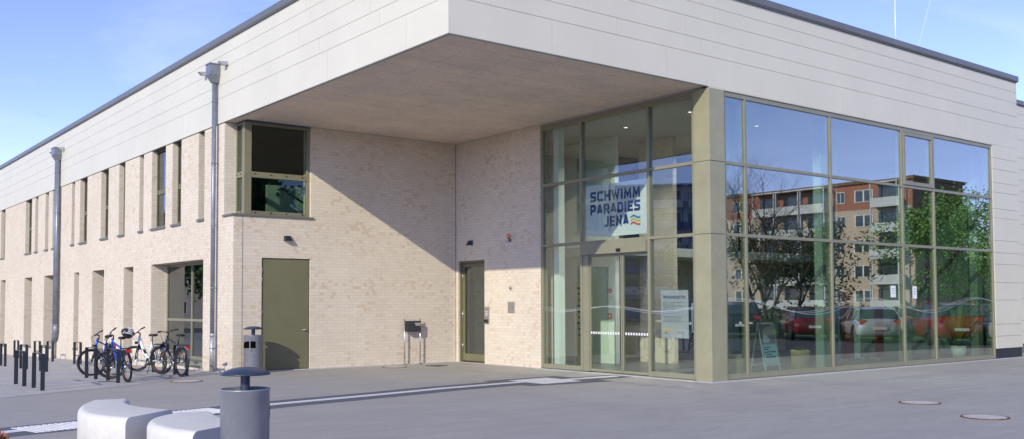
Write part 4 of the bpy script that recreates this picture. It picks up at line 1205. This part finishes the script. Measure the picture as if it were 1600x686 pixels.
# red display boards and other lobby pieces
M['dred'] = plain('dark_red_print', (.20, .012, .012), .5); M['dor'] = plain('orange_print', (.22, .03, .012), .5)
def board(x, y, w, h, mat, label, z=.5, rz=0):
    e = empty('display_board', (x, y, .015), rz); tag(e, label, 'display board', 'display boards in the lobby')
    t = MB(); t.box(-w/2, w/2, -.02, .02, .06, h); t.build('panel', mat, e)
    t = MB(); t.box(-w/2-.03, w/2+.03, -.16, .16, 0, .06); t.build('base', M['steel'], e)
board(15.2, 2.2, .5, 2.0, M['dred'], 'red display board behind the narrow glass bay')
board(16.45, 2.0, .42, 1.95, M['dor'], 'orange red display board behind the widest end bay of glass')
board(15.75, 2.3, .35, 1.9, M['inwall'], 'pale green display board between the two red boards')
def paper(name, loc, w, h, label, axis='y'):
    t = MB()
    if axis == 'y': t.box(-w/2, w/2, -.001, .001, -h/2, h/2)
    else: t.box(-.001, .001, -w/2, w/2, -h/2, h/2)
    o = t.build(name, M['white']); o.location = loc
    q = MB()
    for k in range(3):
        z = h*(.25-.2*k)
        if axis == 'y': q.box(-w*.3, w*.3, -.003, -.0015, z, z+.012)
    if axis == 'y': q.build('print', M['inkgrey'], o)
    tag(o, label, 'notice')
paper('notice', (13.9, .036, 1.95), .24, .30, 'white notice on the glass left of the narrow bay'); paper('notice', (14.95, .036, 1.93), .22, .32, 'white notice taped inside the narrow glass bay')
# info totem, alarm, sign on the partition wall
t = MB(); t.box(-.03, .03, -.30, .30, 0, 2.35); e = t.build('info_totem', plain('pale_lime', (.50, .56, .30), .5)); e.location = (8.55, 6.05, .015)
tag(e, 'tall pale lime information totem in the lobby behind the sliding doors', 'totem')
q = MB()
for k in range(9): q.box(-.033, -.030, -.22, .22-.03*(k % 3), 2.05-.16*k, 2.10-.16*k)
q.build('totem_print', M['navy'], e)
t = MB(); t.box(-.04, 0, -.07, .07, -.07, .07); o = t.build('fire_alarm', M['red']); o.location = (9.3, 5.75, 1.32); tag(o, 'small red fire alarm box on the pale lobby wall', 'fire alarm')
q = MB(); q.box(-.044, -.041, -.03, .03, -.03, .03); q.build('alarm_glass', M['white'], o)
t = MB(); t.box(-.01, 0, -.12, .12, -.12, .12); o = t.build('wall_sign', M['white']); o.location = (9.3, 5.75, 1.98); tag(o, 'small white sign with red field on the pale lobby wall', 'sign')
q = MB(); q.box(-.013, -.0105, -.08, .08, -.02, .09); q.build('sign_field', M['red'], o)
# frame poster stand seen through the pane beside the doors
e = empty('poster_stand', (8.6, 1.9, .015), R(-70)); tag(e, 'slim framed poster stand on two thin legs behind the opening hours board', 'poster stand')
for sx in (-.18, .18):
    t = MB(); t.tube([(sx, 0, 0), (sx, 0, 1.7)], .012, 8); t.build('leg', M['steel'], e)
t = MB(); t.box(-.24, .24, -.015, .015, .95, 1.65); t.build('frame', M['steel'], e)
t = MB(); t.box(-.21, .21, -.02, -.016, .98, 1.62); t.build('print', M['navy'], e)
e = empty('reception_desk', (12.6, 5.6, .015), R(-20)); tag(e, 'long dark reception desk standing deep inside the lobby', 'desk')
t = MB(); t.box(-1.6, 1.6, -.3, .3, 0, 1.02); t.build('counter_front', M['anthracite'], e)
t = MB(); t.box(-1.7, 1.7, -.4, .35, 1.021, 1.07); t.build('counter_top', M['white'], e)
for xx in (-.7, .6):
    t = MB(); t.box(xx-.25, xx+.25, -.02, .02, 1.16, 1.48); t.box(xx-.03, xx+.03, -.015, .03, 1.071, 1.159); o = t.build('computer_screen', M['blackp'], bevel=.004); o.location = (12.6, 5.6, .015); o.rotation_euler = (0, 0, R(-20))
    tag(o, 'flat black computer screen on the lobby reception desk', 'screen', 'screens on the reception desk')
# lobby ceiling lamps (lit)
LE = emit_mat('lamp_glow', (1, .95, .85), 1.3)
for i, (x, y) in enumerate(((8.4, 2.0), (11.2, 2.2), (13.8, 2.0), (8.6, 4.4), (11.6, 4.4))):
    t = MB(); t.lathe([(.0, .0), (.06, 0), (.07, -.02), (.0, -.02)], (0,0,0), 20); o = t.build('ceiling_light', M['white']); o.location = (x, y, 6.299)
    q = MB(); q.disc((0, 0, -.022), .05, 16); q.f[-1] = q.f[-1][::-1]; q.build('diffuser', LE, o)
    tag(o, 'small round lit downlight in the lobby ceiling', 'ceiling light', 'lobby downlights')

for i, (x, y) in enumerate(((8.4, 2.0), (11.2, 2.2), (13.8, 2.0), (8.6, 4.4), (11.6, 4.4))):
    al = bpy.data.lights.new('downlight', 'SPOT'); al.energy = 260; al.spot_size = R(120); al.spot_blend = .6; al.shadow_soft_size = .06; al.color = (1, .96, .88)
    ao = bpy.data.objects.new('downlight', al); COL.objects.link(ao); ao.location = (x, y, 6.26)

# ------------------------------------------------------------------ plant at the picture corner
e = empty('brown_shrub', (-8.55, -6.35, 0)); tag(e, 'low rust brown shrub at the lower corner beside the guidance strip', 'shrub')
def rayxy(u, D): q = CAM+(fw+r2*((u-800)/F))*D; return q
q0 = rayxy(-14, 7.2); e.location = (q0.x, q0.y, 0); e.scale = (1.05, 1.05, 1.17)
t = MB(); t.tube([(0,0,0), (.02,0,.3)], .02, 8); t.build('stem', M['bark'], e)
t = MB(); rnd = random.Random(9)
for k in range(900):
    a = rnd.uniform(0, 6.28); z = rnd.uniform(0, 1); rr = .23*math.sqrt(max(0, 1-z*z))*rnd.uniform(.7, 1.05)
    c = Vector((rr*math.cos(a), rr*math.sin(a), .28+.36*z*rnd.uniform(.85, 1)))
    d = Vector((rnd.gauss(0, 1), rnd.gauss(0, 1), rnd.gauss(.5, 1))).normalized(); s = d.cross(Vector((rnd.gauss(0, 1), rnd.gauss(0, 1), 1))).normalized()
    t.add([c, c+d*.03+s*.012, c+d*.06, c+d*.03-s*.012], [(0,1,2,3)])
t.build('foliage', plain('rust_leaf', (.20, .07, .035), .8, 0, .4, 12), e)

# ------------------------------------------------------------------ what stands across the plaza (real things the glass reflects)
def tree(loc, h, r, zc, leafm, label, n=2600, leaf=.22, bare=False, seed=1, group='trees around the car park'):
    rnd = random.Random(seed)
    e = empty('tree' if not bare else 'bare_tree', loc); tag(e, label, 'tree', group)
    t = MB(); tips = []
    def limb(p, d, l, rad, dep):
        pts = [p]; q = p.copy(); dd = d.copy()
        for i in range(4):
            dd = (dd+Vector((rnd.gauss(0, .12), rnd.gauss(0, .12), rnd.gauss(.04, .06)))).normalized(); q = q+dd*l/4; pts.append(q.copy())
        t.tube(pts, [rad*(1-.14*i) for i in range(5)], 5 if dep else 8)
        tips.append(q)
        if dep < (5 if bare else 3):
            for k in range(rnd.choice((3, 4)) if bare else rnd.choice((2, 3, 3))):
                b = pts[rnd.choice((2, 3, 4))]; a = rnd.uniform(0, 6.28)
                nd = (dd+Vector((math.cos(a), math.sin(a), rnd.uniform(-.1, .4)))*.75).normalized()
                limb(b, nd, l*rnd.uniform(.5, .75), rad*(.42 if bare else .5), dep+1)
    limb(Vector((0, 0, 0)), Vector((0, 0, 1)), h*.42, h*(.016 if bare else .022), 0)
    for k in range(4):
        a = k*1.6+rnd.random(); limb(Vector((0, 0, h*.36)), Vector((math.cos(a)*.45, math.sin(a)*.45, 1)).normalized(), h*.34, h*(.008 if bare else .012), 1)
    t.build('trunk', M['bark'], e)
    if leafm:
        t = MB()
        cl = [(Vector((rnd.gauss(0, r*.45), rnd.gauss(0, r*.45), zc+rnd.gauss(0, (h-zc)*.42))), rnd.uniform(.28, .55)*r) for _ in range(16)]
        cl += [(q, .28*r) for q in tips if q.z > h*.4][:24]
        for k in range(n):
            c, cr = rnd.choice(cl)
            d = Vector((rnd.gauss(0, 1), rnd.gauss(0, 1), rnd.gauss(0, 1))).normalized()
            p = c+d*cr*rnd.uniform(.5, 1)**.6
            if p.z < h*.22 or p.z > h*(.93+.07*rnd.random()): continue
            a = Vector((rnd.gauss(0, 1), rnd.gauss(0, 1), rnd.gauss(0, .6))).normalized(); b = a.cross(d+Vector((.01, 0, 0))).normalized()
            s = leaf*rnd.uniform(.5, 1.2)
            t.add([p-a*s*.5, p+b*s*.3, p+a*s*.5, p-b*s*.3], [(0,1,2,3)])
        t.build('crown', leafm, e)
    return e
tree((50.5, -17.6, 0), 9.0, 3.9, 5.4, M['leaf2'], 'bright green spreading tree reflected in front of the terracotta flats', 24000, .21, seed=2)
tree((43.5, -10.5, 0), 5.8, 2.7, 3.6, M['leaf2'], 'bright green small tree reflected in the end bay of glass', 15000, .19, seed=3)
tree((54, -6.5, 0), 6.4, 3.0, 3.9, M['leaf'], 'dark green tree at the end of the car park', 10000, .26, seed=4)
tree((36.5, -21.5, 0), 9.8, 3.0, 6.0, None, 'bare branched tree reflected beside the corner column', bare=True, seed=5)
tree((45, -27.5, 0), 8.8, 2.8, 5.5, None, 'bare slender tree reflected behind the parked cars', bare=True, seed=8)
tree((38.3, -20.2, 0), 6.8, 2.3, 4.0, M['leafd'], 'dark budding tree reflected between the bare tree and the bronze one', 4500, .20, seed=16)
tree((41, -24.5, 0), 7.4, 2.4, 4.4, M['leafd'], 'dark olive tree reflected behind the bare branched tree', 4200, .20, seed=17)
tree((45, -22.5, 0), 6.2, 2.2, 3.9, M['leafb'], 'bronze leaved tree reflected in front of the balconies', 1500, .26, seed=6)
for i, (x, y, h, r) in enumerate(((-38, 40, 8, 3.2), (-46, 34, 9, 3.5), (-30, 47, 7.5, 3), (-11.5, 43, 8, 3.2), (-54, 27, 8.5, 3.3))):
    tree((x, y, gz(y)), h, r, h*.58, M['leaf'], ['dark green tree at the street corner away from the hall', 'broad dark green tree by the blue balcony flats', 'small dark green tree on the street opposite the bike bay', 'slim green tree reflected in the large street window', 'dark green tree at the far end of the street row'][i], 2600, .36, seed=20+i, group='trees along the side street')
for i, (x, h) in enumerate(((9, 15), (20, 17), (31, 16), (42, 15), (53, 16))):
    tree((x, -66+2*(i % 2), 0), h, 6.0, h*.55, M['leaf'], ['tall dense green tree directly across the plaza', 'tallest green tree across the plaza', 'tall green tree across the plaza, third of the row', 'tall green tree across the plaza near the road', 'tall green tree at the road end of the row'][i], 13000, .75, seed=40+i, group='tall trees across the plaza')
h_ = MB(); rnd = random.Random(4)
for k in range(6000):
    y = rnd.uniform(-62, -2); c = Vector((38+rnd.gauss(0, .5), y, rnd.uniform(.1, 1.5)+.15*math.sin(y)))
    d = Vector((rnd.gauss(0, 1), rnd.gauss(0, 1), rnd.gauss(0, 1))).normalized(); b = d.cross(Vector((.3, .2, 1))).normalized()
    h_.add([c-d*.15, c+b*.08, c+d*.15, c-b*.08], [(0,1,2,3)])
o = h_.build('hedge', M['leaf']); tag(o, 'long dark green hedge behind the car park', 'hedge', kind='stuff')
o.pop('category', None)

# apartment blocks
M['terra'] = plain('terracotta_render', (.40, .165, .115), .85, 0, .05, .5)
M['peach'] = plain('peach_render', (.56, .455, .37), .85, 0, .05, .5)
M['endwall'] = plain('brown_end_wall', (.20, .115, .08), .85, 0, .05, .5)
M['flatglass'] = plain('flat_window_glass', (.05, .065, .075), .12, 0, .05, 1, spec=.8)
M['bluepan'] = plain('blue_parapet', (.03, .12, .38), .5, 0, .05, .5)
M['whiter'] = plain('white_render', (.62, .64, .66), .8, 0, .04, .5)
def block(name, loc, rz, length, depth, storeys, sh, wallmats, endm, balc, label, wcols, parapet, roofm):
    """front faces local -y, runs along +x from 0"""
    e = empty(name, loc, rz); tag(e, label, 'apartment block')
    Ht_ = storeys*sh+.9
    for s in range(storeys):
        t = MB(); z0 = (s*sh+.8 if s else -2.0); z1 = (s+1)*sh+.8
        t.box(0, length, 0, depth, z0, z1 if s < storeys-1 else Ht_)
        t.build('storey_wall', wallmats[s], e)
    t = MB(); t.box(-.12, 0-.001, -.02, depth+.05, -2, Ht_); t.box(length+.001, length+.12, -.02, depth+.05, -2, Ht_); t.build('end_wall', endm, e)
    t = MB(); t.box(-.3, length+.3, -.25, depth+.3, Ht_, Ht_+.35); t.build('roof', roofm, e)
    wn = None
    cnt = 0
    for s in range(storeys):
        zb = s*sh+1.65
        for (u, w) in wcols:
            if cnt >= 95: break
            if wn is None:
                f = MB(); f.box(-.5, .5, -.07, -.005, 0, 1.35)
                wn = f.build('window', M['white'], e); p = MB()
                p.box(-.44, -.04, -.085, -.071, .07, 1.28); p.box(.04, .44, -.085, -.071, .07, 1.28); p.build('pane', M['flatglass'], wn); o = wn
            else: o = copy_tree(wn, e)
            o.location = (u, 0, zb); o.scale = (w, 1, 1); cnt += 1
    for (u0, u1) in balc:
        for s in range(storeys):
            zb = s*sh+.8
            t = MB(); t.box(u0, u1, -1.25, -.003, zb, zb+.16); t.box(u0, u1, -1.25, -1.18, zb+.161, zb+1.05); t.box(u0, u0+.07, -1.179, -.003, zb+.161, zb+1.05); t.box(u1-.07, u1, -1.179, -.003, zb+.161, zb+1.05)
            t.box(u0, u0+.12, -1.249, -1.13, zb+1.051, zb+sh-.001); t.box(u1-.12, u1, -1.249, -1.13, zb+1.051, zb+sh-.001)
            bo_ = t.build('balcony', parapet[s % len(parapet)], e)
            q = MB(); q.box(u0+.3, u1-.3, -.06, -.004, zb+.2, zb+2.35); q.build('balcony_door', M['flatglass'], bo_)
        t = MB(); t.box(u0-.1, u1+.1, -1.35, -.26, storeys*sh+.8, storeys*sh+.95); t.build('balcony_roof', parapet[0], e)
    return e
# facade x=88.5 facing -x : local -y -> world -x : rz = -90deg ; local +x -> world -y
wm = [M['peach']]*4+[M['terra']]
bal = [(1.2, 4.7), (10.6, 13.9), (14.1, 17.4), (17.6, 20.8), (30, 33.4), (33.6, 37)]
wc = [(6.2, 2.3), (9.1, 1.1), (23.3, 2.2), (26, 1.1), (28.3, 2.0), (39.5, 2.2), (42.5, 1.1), (45, 2.2), (48.5, 2.2), (52, 2.2)]
block('apartment_block', (88.5, -41, 0), -PI/2, 60, 10, 5, 2.8, wm, M['endwall'], bal, 'terracotta and peach block of flats with white balconies across the car park', wc, [M['whiter']], M['endwall'])
dv = Vector((-.67, .742)) ; 
blk = block('apartment_tower', (-96, 50, -1), math.atan2(.742, .67)+0, 52, 12, 6, 2.9, [M['whiter']]*6, M['whiter'],
      [(2+k*5.0, 6.2+k*5.0) for k in range(10)], 'white block of flats with blue balconies across the side street', [(.95+k*5.0, .8) for k in range(11)], [M['bluepan'], M['whiter']], M['whiter'])
block('corner_apartment_block', (-44, 84, -1), R(8), 34, 10, 4, 2.8, [M['peach']]*2+[M['terra']]*2, M['endwall'], [(6, 9.5), (22, 25.5)], 'orange block of flats reflected in the large street window', [(2.5, 1.6), (12.5, 1.6), (16.5, 1.6), (20, 1.2), (28.5, 1.6), (31.5, 1.6)], [M['whiter']], M['whiter'])

# wooded hill far off
t = MB(); nx, ny = 40, 14
for j in range(ny+1):
    for i in range(nx+1):
        a = R(22+ (80*i/nx)); d = 520+420*j/ny
        base = Vector((math.cos(-a+R(0))*d, math.sin(-a)*d, 0))
        prof = math.sin(PI*j/ny)**.7
        hgt = 78*prof*(.35+.65*math.exp(-((i/nx-.42)/.22)**2))*(1+.08*math.sin(i*1.7)+.05*math.sin(i*.6+j))
        t.v.append((base.x, base.y, hgt-2))
for j in range(ny):
    for i in range(nx):
        a = j*(nx+1)+i; t.f.append((a, a+1, a+nx+2, a+nx+1)); t.sm.append(True)
tag(t.build('wooded_hill', plain('far_wood', (.035, .055, .025), .95, 0, .35, .03)), kind='structure')

# ------------------------------------------------------------------ parked cars
def car(loc, rz, paint, label, suv=False, seed=0):
    e = empty('parked_car', loc, rz); tag(e, label, 'car', 'cars parked opposite the hall')
    Lc, Wd = (4.5, 1.84)
    hgt = 1.66 if suv else 1.46
    # x stations: z of sill, belt, half width
    st = [(-2.25, .42, .80, .60), (-2.20, .30, .98, .78), (-2.0, .24, 1.02, .88), (-1.4, .22, 1.01, .92), (-.5, .22, .97, .92), (.5, .22, .95, .92), (1.0, .22, .93, .91), (1.5, .23, .86, .90), (1.95, .26, .76, .84), (2.18, .30, .66, .72), (2.25, .38, .56, .55)]
    k = hgt/1.46
    t = MB(); rows = []
    for x, z0, z1, w in st:
        z1 *= k*.98
        rows.append([(x, -w*.80, z0), (x, -w*.97, z0+.10), (x, -w, z0+(z1-z0)*.55), (x, -w*.95, z1-.06), (x, -w*.84, z1), (x, 0, z1+.035), (x, w*.84, z1), (x, w*.95, z1-.06), (x, w, z0+(z1-z0)*.55), (x, w*.97, z0+.10), (x, w*.80, z0)])
    m = 11; vs = [p for r_ in rows for p in r_]; fs = []
    for i in range(len(rows)-1):
        for j in range(m): fs.append((i*m+j, i*m+(j+1) % m, (i+1)*m+(j+1) % m, (i+1)*m+j))
    fs += [tuple(range(m))[::-1], tuple((len(rows)-1)*m+j for j in range(m))]
    t.add(vs, fs, True); body = t.build('body', paint, e)
    sub = body.modifiers.new('s', 'SUBSURF'); sub.levels = 1; sub.render_levels = 1
    # cabin
    cb = [(-2.02, .97, .80), (-1.75, 1.36, .66), (-1.2, 1.44, .62), (-.3, 1.46, .62), (.35, 1.40, .62), (.95, 1.12, .70), (1.25, .92, .78)]
    if suv: cb[0] = (-2.12, .98, .80); cb[1] = (-1.95, 1.34, .68)
    t = MB(); g_ = MB(); rows = []
    for x, z, w in cb: rows.append([(x, -.82, .90*k), (x, -w-.02, (z*.97)*k), (x, -w*.85, z*k), (x, 0, (z+.015)*k), (x, w*.85, z*k), (x, w+.02, (z*.97)*k), (x, .82, .90*k)])
    vs = [p for r_ in rows for p in r_]; m = 7
    fs = [(i*m+j, i*m+j+1, (i+1)*m+j+1, (i+1)*m+j) for i in range(len(rows)-1) for j in range(m-1)]
    g_.add(vs, fs, True); g_.build('window', M['flatglass'], body)
    t = MB()
    roof = [[(x, -w*.90, z*k+.004), (x, 0, (z+.015)*k+.012), (x, w*.90, z*k+.004)] for x, z, w in cb[1:5]]
    vs = [p for r_ in roof for p in r_]; t.add(vs, [(i*3+j, i*3+j+1, (i+1)*3+j+1, (i+1)*3+j) for i in range(3) for j in range(2)], True)
    for s in (-1, 1):
        for xa, za, wa, xb, zb, wb_ in ((-2.0, .97, .82, -1.72, 1.34, .68), (-1.0, .98, .84, -1.05, 1.42, .65), (.0, .96, .84, -.05, 1.43, .65), (1.22, .93, .80, .4, 1.38, .65)):
            t.bar((xa, s*(wa+.015), za*k), (xb, s*(wb_+.015), zb*k), .07, .02, (0, s, .3))
        t.tube([(-1.75, s*.68, 1.36*k), (-.3, s*.64, 1.46*k), (.4, s*.66, 1.40*k)], .03, 6)
    t.build('roof', paint, body)
    for sx in (-1.38, 1.36):
        for s in (-1, 1):
            t = MB(); t.lathe([(.20, -.11), (.31, -.11), (.335, -.08), (.335, .08), (.31, .11), (.20, .11)], (0,0,0), 28, 'y'); wo = t.build('wheel', M['black'], e); wo.location = (sx, s*.83, .335)
            t = MB(); t.lathe([(0, .07), (.05, .09), (.06, .07), (.19, .05), (.225, .10), (.225, -.1)], (0,0,0), 28, 'y') if s > 0 else t.lathe([(0, -.07), (.05, -.09), (.06, -.07), (.19, -.05), (.225, -.10), (.225, .1)], (0,0,0), 28, 'y')
            for q in range(5):
                a = 2*PI*q/5; t.bar((.04*math.cos(a), s*.095, .04*math.sin(a)), (.21*math.cos(a), s*.10, .21*math.sin(a)), .05, .02, (0, 1, 0))
            t.build('rim', M['steel'], wo)
            t = MB(); t.lathe([(0, -.02), (.39, -.02), (.39, .02), (0, .02)], (sx, s*.895, .36), 28, 'y'); t.build('wheel_arch', M['black'], body)
    for s in (-1, 1):
        t = MB(); t.obox((-2.17, s*.66, .86*k), (.05, 0, 0), (0, .14, 0), (0, 0, .09)); t.build('tail_light', M['red'], body, bevel=.02)
        t = MB(); t.obox((2.08, s*.64, .62*k), (.08, 0, 0), (0, .16, 0), (0, 0, .06)); t.build('headlight', M['white'], body, bevel=.02)
        t = MB(); t.obox((.75, s*.98, 1.0*k), (.06, 0, 0), (0, .09, 0), (0, 0, .06)); t.build('door_mirror', paint, body, bevel=.02)
    t = MB(); t.box(-2.275, -2.255, -.26, .26, .55, .66); t.build('number_plate', M['white'], body)
    return e
def cp(n, c): return plain(n, c, .22, .3, .02, 2, coat=.8)
CR, CS, CB, CW, CG = cp('red_car_paint', (.27, .008, .016)), cp('silver_car_paint', (.55, .57, .60)), cp('dark_car_paint', (.02, .022, .03)), cp('white_car_paint', (.75, .76, .78)), cp('wine_car_paint', (.18, .012, .018))
cars = [((27.6, -3.0), -45, CS, 'grey silver car parked at the end of the row nearest the hall', 0), ((28.0, -6.2), -47, CR, 'bright red sport utility car angled between two silver cars', 1), ((28.0, -9.4), -44, CS, 'silver estate car showing its rear next to the wine red car', 0),
        ((28.0, -12.6), -46, CG, 'wine red car parked between the silver estate and the large dark car', 0), ((27.6, -15.9), -40, CB, 'large dark four-wheel drive car at the far end of the near row', 1), ((34.8, -11.4), -45, CW, 'white car parked in the second row behind the silver estate', 0), ((34.8, -15.3), -45, CB, 'dark car parked in the second row behind the others', 0)]
for (x, y), a, p_, lab, su in cars: car((x, y, .004), R(a), p_, lab, bool(su))

# ------------------------------------------------------------------ world and sun
w = bpy.data.worlds.new('World'); sc.world = w; w.use_nodes = True
nt = w.node_tree; L = nt.links; bg = nt.nodes['Background']
S = Vector((-1.81, -1.03, 1.0)).normalized()
sky = nt.nodes.new('ShaderNodeTexSky'); sky.sky_type = 'NISHITA'; sky.sun_disc = False
sky.sun_elevation = math.asin(S.z); sky.sun_rotation = math.atan2(S.x, S.y) % (2*PI)
sky.air_density = .55; sky.dust_density = 0.0; sky.ozone_density = 3.0; sky.altitude = 200
# faint cirrus over the blue
tc = nt.nodes.new('ShaderNodeTexCoord'); mp = nt.nodes.new('ShaderNodeMapping'); mp.inputs['Scale'].default_value = (1, 1, 3.2); L.new(tc.outputs['Generated'], mp.inputs['Vector'])
nz = nt.nodes.new('ShaderNodeTexNoise'); nz.inputs['Scale'].default_value = 3.0; nz.inputs['Detail'].default_value = 7; nz.inputs['Roughness'].default_value = .6; nz.inputs['Distortion'].default_value = .4; L.new(mp.outputs[0], nz.inputs['Vector'])
rp = nt.nodes.new('ShaderNodeValToRGB'); rp.color_ramp.elements[0].position = .45; rp.color_ramp.elements[0].color = (0,0,0,1); rp.color_ramp.elements[1].position = .8; rp.color_ramp.elements[1].color = (.30,.30,.30,1); L.new(nz.outputs['Fac'], rp.inputs['Fac'])
mx = nt.nodes.new('ShaderNodeMix'); mx.data_type = 'RGBA'; L.new(rp.outputs[0], mx.inputs[0]); L.new(sky.outputs[0], mx.inputs[6]); mx.inputs[7].default_value = (3.6, 4.6, 6.2, 1)
hs = nt.nodes.new('ShaderNodeMix'); hs.data_type = 'RGBA'; hs.blend_type = 'MULTIPLY'; hs.inputs[0].default_value = 1; L.new(mx.outputs[2], hs.inputs[6]); hs.inputs[7].default_value = (1.35, 1.08, 1.30, 1)
L.new(hs.outputs[2], bg.inputs['Color']); bg.inputs['Strength'].default_value = .15
sl = bpy.data.lights.new('sun', 'SUN'); sl.energy = 2.35; sl.angle = R(.5); sl.color = (1, .95, .77)
so = bpy.data.objects.new('sun', sl); COL.objects.link(so); so.rotation_euler = S.to_track_quat('Z', 'Y').to_euler()
sc.view_settings.view_transform = 'Standard'; sc.view_settings.look = 'None'; sc.view_settings.gamma = 1; sc.view_settings.use_curve_mapping = False
sc.view_settings.exposure = 0.76
sc.cycles.max_bounces = 8; sc.cycles.diffuse_bounces = 4; sc.cycles.glossy_bounces = 4; sc.cycles.transparent_max_bounces = 16
sc.cycles.use_denoising = True
sc.cycles.caustics_reflective = False
